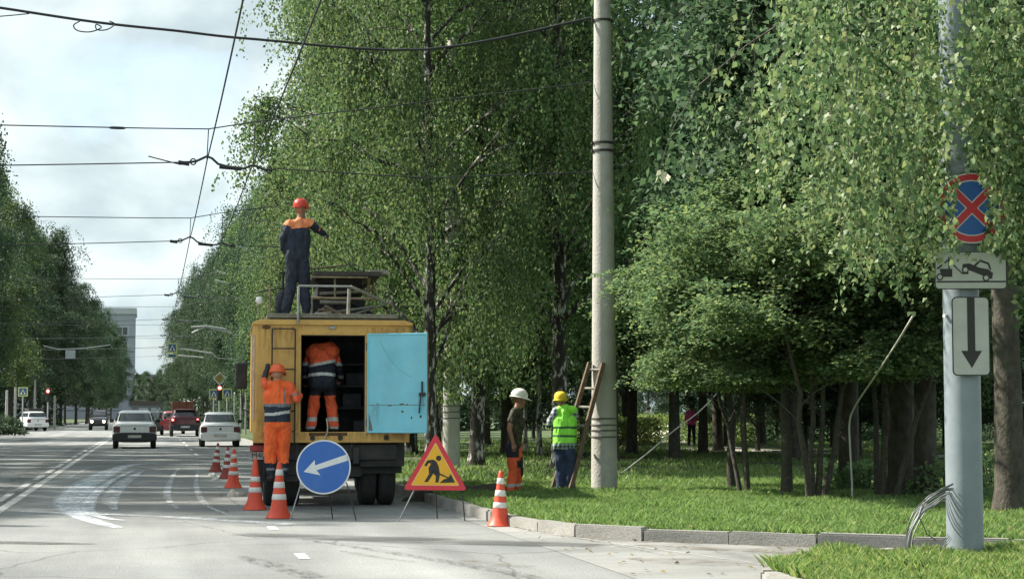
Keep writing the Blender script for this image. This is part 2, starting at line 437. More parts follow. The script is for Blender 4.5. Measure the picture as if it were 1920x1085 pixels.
# far kerb of the driveway mouth, read off the photograph
kpix = [(960,986),(1022,997),(1090,1007),(1150,1012),(1265,1016),(1385,1020),(1540,1026),(1700,1030),(1850,1033),(1990,1036)]
kline = [gp(*p).xy for p in kpix]
far_kerb = [Vector((ROAD_R-0.02, 60)), Vector((ROAD_R-0.02, 40)), Vector((ROAD_R-0.02, 32)), Vector((ROAD_R-0.02, 27)), Vector((ROAD_R, 24.2))] + kline
e_ = kline[-1] - kline[-2]
far_kerb += [kline[-1] + e_.normalized()*6, kline[-1] + e_.normalized()*30]
near_k = [Vector((4.85, -20)), Vector((4.85, 6)), Vector((4.85, 11)), gp(1424,1094,0).xy, gp(1465,1074,0).xy, gp(1545,1060).xy, gp(1720,1058).xy, gp(1930,1056).xy]
e2 = near_k[-1]-near_k[-2]
near_k += [near_k[-1] + e2.normalized()*30]
# driveway sheet between the two kerbs, a hair above the road
poly = [(ROAD_R-0.3, 10.5)] + [tuple(p) for p in near_k[2:]] + [tuple(p) for p in reversed(far_kerb[4:])] + [(ROAD_R-0.3, 24.4)]
o = MB().flat(poly, 0.004).build('driveway', M_drive); tag(o, kind='structure')
def resample(line, step):
    out = [line[0].copy()]; acc = 0.0
    for a, b in zip(line[:-1], line[1:]):
        L_ = (b-a).length; d = (b-a)/L_; pos = step-acc
        while pos <= L_:
            out.append(a+d*pos); pos += step
        acc = L_-(pos-step)
    return out
def kerb(line, name, step=1.0):
    par = bpy.data.objects.new(name, None); COL.objects.link(par); tag(par, kind='structure')
    pts = resample(line, step)
    mb = MB().box(-step/2+0.008, step/2-0.008, -0.075, 0.075, -0.12, 0.15)
    me = mb.mesh('kerb_stone'); me.materials.append(M_kerb)
    bm = bmesh.new(); bm.from_mesh(me)
    bmesh.ops.bevel(bm, geom=[e for e in bm.edges if all(v.co.z > 0.1 for v in e.verts)], offset=0.018, segments=2, affect='EDGES'); bm.to_mesh(me); bm.free()
    for i, (a, b) in enumerate(zip(pts[:-1], pts[1:])):
        if a.y < 4 or a.x > 30: continue
        d = b-a
        o = obj('kerb_stone', me, None, par, ((a.x+b.x)/2, (a.y+b.y)/2, random.uniform(-0.018, 0.012)), (random.uniform(-.03,.03), random.uniform(-.012,.012), math.atan2(d.y, d.x)+random.uniform(-.012,.012)))
        o.scale.x = d.length/step
    return par
kerb(far_kerb, 'far_kerb'); kerb(near_k, 'near_kerb')
long = MB().box(ROAD_R-0.095, ROAD_R+0.055, 60.5, 400, -0.1, 0.15).build('right_kerb', M_kerb); tag(long, kind='structure')
lk_ = MB().box(ROAD_L-0.15, ROAD_L, -40, 121, -0.1, 0.15).build('left_kerb', M_kerb); tag(lk_, kind='structure')
lk2 = MB().box(ROAD_L-0.15, ROAD_L, 151, 400, -0.1, 0.15).build('left_far_kerb', M_kerb); tag(lk2, kind='structure')
# lawns
def inset(line, d):
    out = []
    for i, p in enumerate(line):
        t_ = (line[min(i+1,len(line)-1)] - line[max(i-1,0)]).normalized()
        out.append(p + Vector((-t_.y, t_.x))*d)
    return out
fk = inset(far_kerb, 0.06)
poly = [(ROAD_R+0.05, 400)] + [tuple(p) for p in fk] + [(200, fk[-1].y), (200, 400)]
lawn_poly = poly
o = MB().flat(poly, 0.105).build('lawn', M_lawn); tag(o, kind='structure')
nk = inset(near_k, -0.06)
npoly = [tuple(p) for p in nk] + [(60, -20)]
o = MB().flat(npoly, 0.115).build('near_lawn', M_lawn); tag(o, kind='structure')
o = MB().flat([(-200,-40),(ROAD_L-0.1,-40),(ROAD_L-0.1,121),(-200,121)], 0.11).build('left_lawn', M_lawn); tag(o, kind='structure')
o = MB().flat([(-200,151),(ROAD_L-0.1,151),(ROAD_L-0.1,400),(-200,400)], 0.11).build('left_far_lawn', M_lawn); tag(o, kind='structure')
pa = [gp(1160,826,.12).xy, gp(1330,840,.12).xy, gp(1480,848,.12).xy, gp(1900,858,.12).xy]
o = strip('footpath', [tuple(p) for p in pa], [3.2]*4, M_path, 0.125, soft=False); 
strip('footpath_across', [tuple(gp(1215,838,.12).xy), tuple(gp(1240,812,.12).xy), tuple(gp(1262,795,.12).xy)], [3.0]*3, M_path, 0.129, soft=False)
# painted markings
def xat(px, py): return gp(px, py).x
x1 = (xat(0,962)+xat(100,889))/2
strip('edge_line', [(x1, 8), (x1-.02, 60), (x1-.05, 118)], [0.15]*3, M_paint, 0.006, soft=False)
x2 = xat(0,938)
for i in range(22):
    y0 = 16 + i*4.6
    strip('broken_line', [(x2, y0), (x2-.01, y0+2.9)], [0.13]*2, M_paint, 0.006, soft=False, sub=1)
strip('centre_grime', [(x2-0.42, 10), (x2-0.38, 40), (x2-0.4, 80)], [0.5, 0.6, 0.5], M_grime, 0.004)
strip('centre_grime', [((x1+x2)/2, 10), ((x1+x2)/2, 40), ((x1+x2)/2, 80)], [0.32]*3, M_grime, 0.005)
strip('edge_line', [(x1, 152), (x1, 300)], [0.15]*2, M_paint, 0.006, soft=False, sub=1)
for y0 in (17.6, 22.0, 60, 68, 76, 84, 92, 100, 108, 155, 163, 171, 179):
    strip('lane_dash', [(1.5, y0), (1.5, y0+(0.7 if y0 < 30 else 3))], [0.11]*2, M_paint, 0.006, soft=False, sub=1)
def hline(pts, w, m): strip('cross_line', pts, w, m, 0.007, pix=True)
hline([(0,857),(80,856),(150,855)], [0.5]*3, M_paint)
hline([(170,856),(250,859),(350,863),(470,868)], [0.45]*4, M_paint_thin)
hline([(0,838),(60,836),(130,834)], [0.8]*3, M_paint_thin)
hline([(30,958),(120,962),(250,966),(400,974),(560,984)], [0.35]*5, M_chalk2)
hline([(0,826),(100,821),(180,818)], [1.2]*3, M_paint_thin)
strip('driveway_seam', [(958,991),(1130,1016),(1300,1040),(1470,1064)], [0.05,.06,.06,.05], M_paint_thin, 0.011, pix=True)
strip('driveway_seam', [(900,972),(990,990),(1110,1014),(1260,1044)], [0.06,.07,.07,.05], M_grime, 0.010, pix=True)
# the milky water trails left on the asphalt
def trail(pts, w, m=None, z=0.008): strip('water_trail', pts, w, m or M_chalk, z, pix=True)
trail([(300,868),(245,872),(205,885),(168,905),(140,928),(128,948),(145,965),(185,980),(225,990)], [.10,.38,.62,.7,.66,.5,.36,.28,.15])
trail([(255,880),(215,898),(185,920),(165,945),(170,962),(200,972),(235,976)], [.08,.16,.24,.28,.24,.16,.08], z=0.0095)
trail([(272,880),(235,903),(212,925),(206,942),(216,956)], [.1,.35,.4,.3,.12], M_chalk2)
trail([(336,876),(322,897),(314,922),(318,940),(336,955)], [.08,.14,.18,.14,.06], M_chalk2)
trail([(372,880),(368,905),(374,930),(392,950),(430,966)], [.06,.12,.16,.12,.06], M_chalk2)
trail([(120,958),(160,975),(215,985)], [.06,.16,.05], M_chalk, 0.010)
trail([(118,903),(150,885),(168,876)], [.05,.12,.05], M_chalk2)
strip('dark_band', [(430,1000),(760,1012),(1150,1024)], [.5,1.1,.6], M_dark_band, 0.0062, pix=True)  # uneven darker band across the road
strip('dry_mud', [(640,1032),(690,1042),(780,1054)], [.10,.20,.08], M_mud, 0.008, pix=True)
strip('dry_mud', [(840,1044),(920,1058),(1005,1062)], [.08,.35,.2], M_mud, 0.008, pix=True)
strip('dry_mud', [(1180,1046),(1290,1054),(1420,1062)], [.2,.8,.4], M_mud, 0.0125, pix=True)
strip('dry_mud', [(1180,1022),(1350,1030),(1500,1036),(1700,1042)], [.25,.5,.55,.4], M_mud, 0.013, pix=True)
strip('tyre_and_shadow_streak', [(560,1010),(760,1040),(960,1075),(1010,1085)], [.1,.22,.25,.2], M_grime, 0.0085, pix=True)
strip('tyre_and_shadow_streak', [(440,1040),(520,1062),(600,1085)], [.15,.35,.3], M_grime, 0.0085, pix=True)
strip('tyre_and_shadow_streak', [(-40,1016),(60,1018),(190,1020)], [.5,.45,.05], M_dark_band, 0.0085, pix=True)  # cast shadow painted as a dark strip on the near left asphalt
# dug earth by the kerb behind the roadworks sign
def heap(name, label, c, rx, ry, h, m, seed):
    r_ = random.Random(seed); vs_, fs_ = [], []
    n, k = 26, 8
    for i in range(k+1):
        t_ = i/k
        for j in range(n):
            a = 2*math.pi*j/n
            q = Vector((math.cos(a)*t_*rx, math.sin(a)*t_*ry, 0))
            hh = h*(1-t_**1.6)
            nn = mnoise.noise(Vector((q.x*4+seed, q.y*4, 0)))*0.10 + mnoise.noise(Vector((q.x*11, q.y*11, seed)))*0.06
            vs_.append((q.x*(1+nn), q.y*(1+nn), max(-0.03, hh + (nn if t_ < 0.95 else -0.03))))
    for i in range(k):
        for j in range(n):
            fs_.append((i*n+j, (i+1)*n+j, (i+1)*n+(j+1)%n, i*n+(j+1)%n))
    o = MB().add(vs_, fs_).build(name, m, None, c, smooth=60); tag(o, label, 'earth heap')
M_earth = mat('dug_earth', (0.045,0.038,0.03), 0.95, var=0.5, scale=9, bump=0.8, bscale=20)
p = gp(815,938,0.0); heap('earth_heap', 'dark heap of dug earth behind the roadworks triangle sign', (p.x,p.y,0.02), .55, .3, .2, M_earth, 3)
p = gp(886,932,0.05); heap('earth_heap', 'low spread of dug earth on the lawn edge beside the kerb', (p.x+.1,p.y,0.08), .8, .45, .16, M_earth, 8)
# litter on the road
M_stone = mat('broken_concrete', (0.42,0.41,0.38), 0.9, var=0.2, bump=0.6)
for i, (px, py, s, lab) in enumerate([(397,893,.12,'small pale chip of concrete on the road beside the leaning cones'),(403,901,.09,'tiny pale chip of concrete on the road in front of the leaning cones'),(443,930,.16,'grey flat stone on the road left of the truck wheel')]):
    p = gp(px, py)
    heap('road_stone', lab, (p.x,p.y,0.02), s, s*.7, s*.4, M_stone, i+20)

# ------------------------------------------------------------------ grass blades
def in_poly(X, Y, poly):
    inside = np.zeros(len(X), bool); n = len(poly); j = n-1
    for i in range(n):
        xi, yi = poly[i]; xj, yj = poly[j]
        c = ((yi > Y) != (yj > Y)) & (X < (xj-xi)*(Y-yi)/((yj-yi) if yj != yi else 1e-9) + xi)
        inside ^= c; j = i
    return inside
def grass(name, label, X, Y, z, hmin, hmax, w, m, seed):
    r_ = np.random.default_rng(seed); n = len(X)
    a = r_.uniform(0, 2*np.pi, n); h = r_.uniform(hmin, hmax, n)
    tuft = np.array([mnoise.noise(Vector((x*1.7, y*1.7, seed))) for x, y in zip(X, Y)])
    h = h*(1+0.7*tuft)
    sx, sy = np.cos(a)*w/2, np.sin(a)*w/2
    lean = r_.uniform(0.15, 0.9, n)*h; la = r_.uniform(0, 2*np.pi, n)
    b0 = np.stack([X-sx, Y-sy, np.full(n, z)], 1); b1 = np.stack([X+sx, Y+sy, np.full(n, z)], 1)
    md = np.stack([X+np.cos(la)*lean*.35+sx*.8, Y+np.sin(la)*lean*.35+sy*.8, z+h*.62], 1)
    tp = np.stack([X+np.cos(la)*lean, Y+np.sin(la)*lean, z+h], 1)
    V = np.stack([b0, b1, md, tp], 1).reshape(-1, 3)
    me = fastmesh(name, V, np.arange(n*4).reshape(-1, 4), 4)
    o = obj(name, me, m); tag(o, label, 'grass', kind='stuff')
def scatter(poly, n, seed, x0, x1, y0, y1, near_bias=False):
    r_ = np.random.default_rng(seed)
    X = r_.uniform(x0, x1, n); t_ = r_.uniform(0, 1, n)
    Y = y0 + (y1-y0)*(t_**1.8 if near_bias else t_)
    k = in_poly(X, Y, poly); X, Y = X[k], Y[k]
    px, py, dz = proj(np.stack([X, Y, np.full(len(X), .15)], 1))
    k = (px > -150) & (px < 2120) & (dz > 3)
    return X[k], Y[k]
X, Y = scatter(lawn_poly, 300000, 1, 4.4, 13, 16.5, 32)
grass('grass', 'bright green grass on the lawn behind the far kerb', X, Y, .09, .035, .125, .014, M_grass, 2)
X, Y = scatter(lawn_poly, 110000, 3, 4.4, 34, 29, 85, True)
kp = np.array([mnoise.noise(Vector((x*.35, y*.35, 3.3))) for x, y in zip(X, Y)]) > -.12
X, Y = X[kp], Y[kp]
grass('grass', 'shaded grass growing under the park trees', X, Y, .09, .05, .14, .035, M_grass, 4)
X, Y = scatter(npoly, 120000, 5, 4.7, 11, 11.5, 17)
grass('grass', 'yellowish tall grass on the near corner by the grey post', X, Y, .10, .04, .13, .012, M_grass_dry, 6)

# fallen leaves on the lawns and in the gutter
X, Y = scatter(lawn_poly, 2600, 21, 4.4, 22, 18, 50, True)
X2, Y2_ = scatter([(ROAD_R-.5,12),(12,12),(12,22),(ROAD_R-.5,30)], 500, 22, 4.2, 11, 15, 28)
Z = np.concatenate([np.full(len(X), .15), np.full(len(X2), .16)]); X = np.concatenate([X, X2]); Y = np.concatenate([Y, Y2_])
inl = in_poly(X, Y, lawn_poly) | in_poly(X, Y, npoly); Z = np.where(inl, Z, .018)
r9 = np.random.default_rng(5); n9 = len(X)
me = leaf_mesh('fallen_leaves', np.stack([X,Y,Z],1), np.stack([r9.normal(0,1,n9),r9.normal(0,1,n9),r9.normal(0,.15,n9)],1), unit(np.stack([r9.normal(0,.3,n9),r9.normal(0,.3,n9),np.ones(n9)],1)), np.full(n9,.06), np.full(n9,.045))
o = obj('fallen_leaves', me, leaf_mat('dry_leaf', [(0.20,0.15,0.05),(0.30,0.24,0.07),(0.16,0.10,0.04)], trans=.2)); tag(o, 'scattered yellowed birch leaves on the lawns and gutter', 'leaves', kind='stuff')
strip('gutter_grit', [tuple(p + Vector((0,-.18))) for p in kline[:-1]], [.3]*(len(kline)-1), M_mud, 0.0145)
strip('gutter_grit', [(ROAD_R-.28, 60), (ROAD_R-.28, 40), (ROAD_R-.28, 25)], [.35]*3, M_mud, 0.0075)
# ------------------------------------------------------------------ trees
def polyline_wander(r_, p0, p1, n, amp):
    P = [p0 + (p1-p0)*(i/(n-1)) for i in range(n)]
    for i in range(1, n):
        P[i] = P[i] + np.array([r_.normal(0, amp), r_.normal(0, amp), 0])*(i/(n-1))
    return P
def make_tree(seed, H, CR, zb, n_limb, n_strand, leaf_len, style='birch', r0=0.2, slen=(0.7,2.4), spacing=0.045, jit=0.07, lean=(0,0), env=None, stems=1, bark=M_birch, leaf=M_leaf, zcut=1.4, clump=.7):
    """returns (wood mesh, crown mesh).  limbs climb from the trunk, fill the crown's envelope and carry hanging or spreading twigs."""
    r_ = np.random.default_rng(seed)
    wood = MB(); tips = []
    if env is None:
        env = lambda t: CR*np.clip(np.sin(np.pi*np.clip(0.10+0.9*t, 0, 1))**0.62, 0.12, 1)
    for s in range(stems):
        off = np.array([0, 0, 0.]) if stems == 1 else np.array([r_.normal(0, .18), r_.normal(0, .12), 0])
        topx = np.array([lean[0], lean[1], 0]) + (off*6 if stems > 1 else 0)
        tr = polyline_wander(r_, off, off + topx + np.array([0, 0, H*0.95]), 12, 0.10)
        rr = [r0*(1-0.92*(i/11))*(1.28 if i == 0 else 1) for i in range(12)]
        tr.insert(1, tr[0]+(tr[1]-tr[0])*0.18); rr.insert(1, r0*1.04)
        tr[0] = tr[0]-np.array([0,0,0.15]); rr[0] = r0*1.5
        wood.tube(tr, rr, 9)
        trA = np.array(tr)
        nl = max(1, n_limb//stems)
        for i in range(nl):
            t = (i + r_.uniform(0, 1))/nl
            z = zb + (H-zb)*t
            zs = max(zb*0.55, z - CR*0.45*r_.uniform(0.5, 1.1))
            k = np.interp(zs, trA[:,2], np.arange(len(trA))); k0 = int(min(k, len(trA)-2)); fr = k-k0
            a0 = trA[k0]*(1-fr) + trA[k0+1]*fr
            az = i*2.399 + r_.uniform(-.5, .5)
            rad = env(t)*r_.uniform(0.6, 1.05)
            tip = np.array([a0[0]*.8+math.cos(az)*rad, a0[1]*.8+math.sin(az)*rad, z])
            mid = (a0+tip)/2 + np.array([0, 0, 0.14*rad])
            pts = [a0*(1-u)**2 + 2*mid*u*(1-u) + tip*u*u for u in np.linspace(0, 1, 6)]
            pts = [p + r_.normal(0, .05, 3)*(j > 0) for j, p in enumerate(pts)]
            rl = max(0.018, r0*0.36*(1-0.55*t))
            wood.tube(pts, [rl*(1-.85*u) for u in np.linspace(0, 1, 6)], 5, caps=False)
            tips.append((pts, 1.0))
            for q in range(4):
                u = r_.uniform(0.35, 0.95); j = int(u*5); b0 = pts[j]
                d = np.array([math.cos(az+r_.uniform(-1.3,1.3)), math.sin(az+r_.uniform(-1.3,1.3)), r_.uniform(-.1, .6)])
                L_ = rad*r_.uniform(.25, .5)
                e = b0 + d*L_
                sp = [b0, (b0+e)/2+np.array([0,0,.08*L_]), e]
                wood.tube(sp, [rl*.4, rl*.28, rl*.1], 4, caps=False)
                tips.append((sp, 1.2))
    # twigs carrying leaves
    w = np.array([t[1] for t in tips])*np.exp(r_.normal(0, clump, len(tips))); pick = r_.choice(len(tips), n_strand, p=w/w.sum())
    S = []
    for k in pick:
        pts = tips[k][0]; u = r_.uniform(0.3, 1.02)*(len(pts)-1); j = int(min(u, len(pts)-2)); fr = u-j
        S.append(pts[j]*(1-fr) + pts[j+1]*fr)
    S = np.array(S) + r_.normal(0, .16, (n_strand, 3))
    Ls = r_.uniform(*slen, n_strand)
    if style == 'birch':
        Dv = np.stack([r_.normal(0, .22, n_strand), r_.normal(0, .22, n_strand), -np.ones(n_strand)], 1)
        out = unit(S*np.array([1,1,0])+1e-6)*0.35*np.minimum(1, Ls)[:, None]
    else:
        a = r_.uniform(0, 2*np.pi, n_strand)
        Dv = np.stack([np.cos(a), np.sin(a), r_.uniform(-.55, .35, n_strand)], 1) + unit(S*np.array([1,1,0])+1e-6)*0.8
        out = np.zeros((n_strand, 3))
    Dv = unit(Dv)
    cnt = np.maximum(3, (Ls/spacing).astype(int))
    idx = np.repeat(np.arange(n_strand), cnt)
    first = np.repeat(np.cumsum(cnt)-cnt, cnt)
    u = (np.arange(len(idx))-first)/cnt[idx]
    P = S[idx] + Dv[idx]*(u*Ls[idx])[:, None] + out[idx]*np.sqrt(u)[:, None]
    if style != 'birch': P[:, 2] -= 0.35*(u**2)*Ls[idx]
    n = len(P)
    P += r_.normal(0, jit, (n, 3))*np.array([1, 1, .6])
    keep = P[:, 2] > zcut
    P = P[keep]; n = len(P)
    if style == 'birch':
        D = np.stack([r_.normal(0, .55, n), r_.normal(0, .55, n), r_.normal(-.75, .4, n)], 1)
        N = np.stack([r_.normal(0, 1, n), r_.normal(0, 1, n), r_.normal(.35, .5, n)], 1)
    else:
        D = np.stack([r_.normal(0, .8, n), r_.normal(0, .8, n), r_.normal(-.3, .35, n)], 1)
        N = np.stack([r_.normal(0, .5, n), r_.normal(0, .5, n), r_.normal(1, .35, n)], 1)
    Ln = leaf_len*r_.uniform(.7, 1.25, n); Wd = Ln*r_.uniform(.62, .85, n)
    cm = leaf_mesh('crown', P, D, unit(N), Ln, Wd); cm.materials.append(leaf)
    wm = wood.mesh('trunk', 80); wm.materials.append(bark)
    return wm, cm
ORD = ['first','second','third','fourth','fifth','sixth','seventh','eighth','ninth','tenth','eleventh','twelfth','thirteenth','fourteenth','fifteenth','sixteenth','seventeenth','eighteenth','nineteenth','twentieth']
def tree(name, label, pair, loc, rz, s=1.0, group=None, sz=None, tilt=(0,0)):
    o = thing(name, label, 'tree', loc, rz, group)
    o.rotation_euler = (tilt[0], tilt[1], rz)
    o.scale = (s, s, sz or s)
    obj('trunk', pair[0], None, o); obj('crown', pair[1], None, o)
    return o
colenv = lambda CR: (lambda t: CR*np.clip(np.sin(np.pi*np.clip(0.20+0.64*t, 0, 1))**0.6, 0.15, 1))
B1 = make_tree(11, 17.5, 4.9, 3.6, 44, 2700, .088, r0=.21, env=colenv(4.9), spacing=.04)
B2 = make_tree(12, 16.5, 4.6, 3.2, 42, 2600, .088, r0=.19, env=colenv(4.6), spacing=.04, lean=(.3,.2))
BW = make_tree(13, 15, 3.4, 4.2, 30, 1300, .09, r0=.10, env=colenv(3.4), bark=M_birch_w, spacing=.05)
MA = make_tree(21, 14, 4.6, 4.0, 40, 2400, .125, style='maple', r0=.19, slen=(.5,1.3), spacing=.04, jit=.12, bark=M_bark, leaf=M_leaf_dark)
MB2 = make_tree(22, 12, 4.2, 3.2, 36, 2200, .12, style='maple', r0=.17, slen=(.5,1.3), spacing=.04, jit=.12, bark=M_bark, leaf=M_leaf_dark, lean=(.4,0))
RO = make_tree(31, 7.5, 2.8, 3.1, 40, 2100, .10, style='rowan', r0=.062, slen=(.4,1.0), spacing=.026, jit=.07, stems=4, bark=M_bark, leaf=M_leaf_rowan, zcut=2.9)
RO2 = make_tree(32, 8.5, 2.7, 3.4, 36, 1700, .10, style='rowan', r0=.12, slen=(.4,1.0), spacing=.028, jit=.07, bark=M_bark, leaf=M_leaf_rowan, zcut=3.1)
FB = make_tree(41, 18, 4.4, 4.4, 36, 2100, .13, r0=.17, env=colenv(4.4), spacing=.05, jit=.12, zcut=3.3, leaf=M_leaf_far_shaded, bark=M_bark)
FB2 = make_tree(42, 17, 4.4, 3.0, 36, 2000, .16, style='maple', r0=.2, env=colenv(4.4), slen=(.6,1.6), spacing=.05, jit=.2, zcut=2.4, leaf=M_leaf_far_shaded, bark=M_bark)
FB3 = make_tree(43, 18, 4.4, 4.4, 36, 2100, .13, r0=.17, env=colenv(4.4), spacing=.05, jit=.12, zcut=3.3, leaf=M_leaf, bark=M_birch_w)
rr_ = random.Random(5)
def ang(): return rr_.uniform(0, 6.28)
def G(px, py): 
    p = gp(px, py, .105); return (p.x, p.y, .10)
# the row of street birches on the right, near ones placed by their trunks
tree('birch_tree', 'large birch with black and white patched trunk behind the two men on the lawn', B1, G(1050,879), 2.0, .95, sz=1.15)
tree('birch_tree', 'birch whose trunk is hidden behind the truck and blue door', B2, (8.2, 56.5, .1), 4.4, 1.03, sz=1.2, tilt=(0,-.03))
tree('birch_tree', 'birch with slim trunk behind the open blue truck door', B1, (8.0, 50.5, .1), 2.3, 1.04, sz=1.18)
tree('birch_tree', 'birch close behind the truck, its patched trunk just right of the blue door', B2, (6.05, 38.5, .1), 1.6, .78, sz=1.12)
tree('birch_tree', 'pale trunked birch behind the truck roof, beyond the blue door', BW, (7.1, 56, .1), 1.0, 1.1)
tree('birch_tree', 'slim white trunked birch seen between the blue door and farther concrete pole', BW, G(812,852), 3.0, 1.0)
tree('birch_tree', 'thin white birch between the man in the white helmet and the big birch', BW, G(1012,853), 4.0, .85)
tree('birch_tree', 'thin white birch standing left of the wooden ladder', BW, G(985,846), 5.4, .8)
tree('birch_tree', 'birch with dark trunk just right of the farther concrete pole, boughs hiding the pole top', B1, G(893,871), 3.6, .93, sz=1.12, tilt=(0,-.03))
y = 60.0
for i in range(20):
    far = i > 2
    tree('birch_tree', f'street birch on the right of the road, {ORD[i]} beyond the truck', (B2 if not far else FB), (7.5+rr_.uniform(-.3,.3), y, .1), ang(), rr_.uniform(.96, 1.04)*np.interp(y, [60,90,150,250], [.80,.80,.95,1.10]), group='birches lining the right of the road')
    y += 8.2 + i*0.55
# the left row: the nearer ones stand outside the frame and shade the road
y = 33.5
for i in range(8):
    tree('birch_tree', f'street birch on the left of the road, before the frame begins, {ORD[i]}', FB, (-11.6+rr_.uniform(-.4,.4), y, .1), ang(), rr_.uniform(.98,1.08), group='shade trees along the left of the road')
    y += 6.6
y = 152.0
for i in range(16):
    tree('birch_tree' if i % 2 else 'linden_tree', f'dark street tree on the left of the road, {ORD[i]} beyond the side street', (FB2 if i % 2 == 0 else FB), (-11.2+rr_.uniform(-.4,.4)+min(i,8)*.42, y, .1), ang(), [1.0,1.0,1.05,.95,.92,.9,.85][min(i,6)]*rr_.uniform(.97,1.04), group='trees along the left of the road')
    y += 8.5 + i*.7
for i in range(9):
    tree('linden_tree', f'dark tree in the second row left of the road, {ORD[i]} along the side street', FB2, (-21-rr_.uniform(0,5), 153+i*10, .1), ang(), rr_.uniform(.95,1.1), group='trees behind the left row')
for i in range(5):
    tree('linden_tree', f'tree at the left corner before the side street, {ORD[i]} from the road', FB if i % 2 else FB3, ((-9.95,-10.2,-15.5,-20,-24)[i], (105,97,101,96,92)[i], .1), ang(), rr_.uniform(.86,.9), group='trees before the side street')
# the park wood on the right
WOOD = [(1185,850,MA,.95,'dark trunk tree right of the concrete pole, beside the hedge'),
        (1265,862,MB2,1.0,'dark stout tree just left of the walker in pink'),
        (1318,852,MA,.85,'slim dark tree just right of the walker in pink'),
        (1372,919,RO2,.70,'rough barked tree at the lawn edge below the guy cable'),
        (1475,934,RO2,.8,'dark trunk tree right of the many-stemmed rowan'),
        (1592,922,MB2,1.05,'stout mossy tree behind the hanging pale cable'),
        (1690,931,MA,1.15,'thick dark tree left of the grey sign post'),
        (1735,936,MB2,1.05,'dark tree partly behind the grey sign post on its left'),
        (1895,962,MA,1.05,'thick dark tree at the right edge behind the grey sign post')]
for px, py, pr, s, lab in WOOD:
    tree('maple_tree' if pr in (MA, MB2) else 'rowan_tree', lab, pr, G(px, py), ang(), s, group='park trees on the right', sz=(s*1.4 if px > 1580 else (s*.8 if pr is RO2 else s)))
tree('rowan_tree', 'many-stemmed rowan with slanting trunks on the lawn edge', RO, G(1405,930), 0.8, .68, sz=.58)
tree('rowan_tree', 'second clump of slanting rowan stems on the lawn edge, nearer the hanging cable', RO, G(1525,940), 2.9, .85, sz=.62)
tree('rowan_tree', 'young rowan with low leafy boughs left of the grey sign post', RO, G(1650,938), 4.2, .85, sz=.66)
k = 0
fill = []
rf = random.Random(3)
for row, (Yc, xs) in enumerate([(46, (13,18,24,30)), (58, (12,17.5,23,29,35,41)), (72, (12.5,19,25,32,38,45)), (92, (38,47,56)), (112, (33,39,48,58,68))]):
    for x in xs:
        fill.append((x+rf.uniform(-1.5,1.5), Yc+rf.uniform(-3.5,3.5), row))
rowname = ['nearest','second','third','fourth','farthest']
cnt_ = {}
for x, yv, row in fill:
    q, _, _ = proj([[x, yv, 1.5]])
    if 1285 < q[0] < 1312 or 1200 < q[0] < 1238: x += 2.2
    cnt_[row] = cnt_.get(row, 0)+1
    pr = [MA, MB2, B2, MA][k % 4] if row < 2 else [FB2, FB, FB2][k % 3]
    tree('park_tree', f'shady park tree in the {rowname[row]} row of the wood, {ORD[cnt_[row]-1]} from the road', pr, (x, yv, .1), ang(), rf.uniform(.9,1.1), group='shady trees deep in the park')
    k += 1
# hedge and shrubs
def bush(name, label, cat, c, rx, ry, h, n, leaf_len, m, seed, box=False, cut=None):
    r_ = np.random.default_rng(seed)
    a = r_.uniform(0, 2*np.pi, n); v = r_.uniform(0.02, 1, n); rad = r_.uniform(.72, 1.03, n)
    if box:
        P = np.stack([r_.uniform(-rx, rx, n), r_.uniform(-ry, ry, n), r_.uniform(0, h, n)], 1)
        s = r_.integers(0, 3, n)
        P[s==0, 1] = np.where(r_.random((s==0).sum()) < .7, -ry, ry)+r_.normal(0,.06,(s==0).sum()); P[s==1, 2] = h+r_.normal(0,.07,(s==1).sum())
    else:
        ph = np.arccos(1-v)
        lump = np.array([1+.28*mnoise.noise(Vector((math.cos(x)*1.8, math.sin(x)*1.8, y*2+seed))) for x, y in zip(a, ph)])
        P = np.stack([np.cos(a)*np.sin(ph)*rx, np.sin(a)*np.sin(ph)*ry, np.cos(ph)*h], 1)*(rad*lump)[:, None]
    P[:, 2] = np.maximum(P[:, 2], .03)
    D = unit(P*np.array([1,1,.4])+1e-6)*.6 + r_.normal(0, .6, (n, 3)); N = r_.normal(0, 1, (n, 3)) + np.array([0,0,.6])
    Ln = leaf_len*r_.uniform(.7,1.3,n)
    root = thing(name, label, cat, c)
    fo = leaf_mesh('foliage', P, D, unit(N), Ln, Ln*.7)
    obj('foliage', fo, m, root)
    st = MB()
    for i in range(7):
        t_ = r_.uniform(-.6,.6,2)
        st.tube([(t_[0]*rx*.4, t_[1]*ry*.4, -.05),(t_[0]*rx*.8, t_[1]*ry*.8, h*.45),(t_[0]*rx, t_[1]*ry, h*.8)], [.03,.02,.008], 5)
    st.build('stem', M_bark, root)
    return root
p = G(1205,836); bush('hedge', 'clipped pale green hedge beside the path beyond the pole', 'hedge', (p[0]-1.5,p[1],.1), 2.0, .8, 1.0, 6000, .11, M_grass_dry, 3, box=True)
p = G(1345,832); bush('hedge', 'sunlit hedge section behind the walker in pink', 'hedge', (p[0],p[1]+4,.1), 3.5, .8, 1.1, 6000, .11, M_grass_dry, 4, box=True)
p = G(55,812); bush('shrub', 'tangled brownish shrub on the corner in front of the white estate car', 'shrub', (p[0]-1.6,p[1],p[2]), 1.3, 1.0, 1.15, 3000, .12, M_leaf_far_shaded, 5)
p = G(20,814); bush('shrub', 'low green shrub at the left edge by the corner kerb', 'shrub', (p[0]-1,p[1],p[2]), 1.8, 1.0, .6, 3000, .12, M_leaf_far_shaded, 6)
p = G(458,806); bush('shrub', 'low bright green shrub by the kerb beside the truck', 'shrub', (p[0],p[1]-40,.1), .6, 1.2, .75, 2500, .07, M_grass, 7)
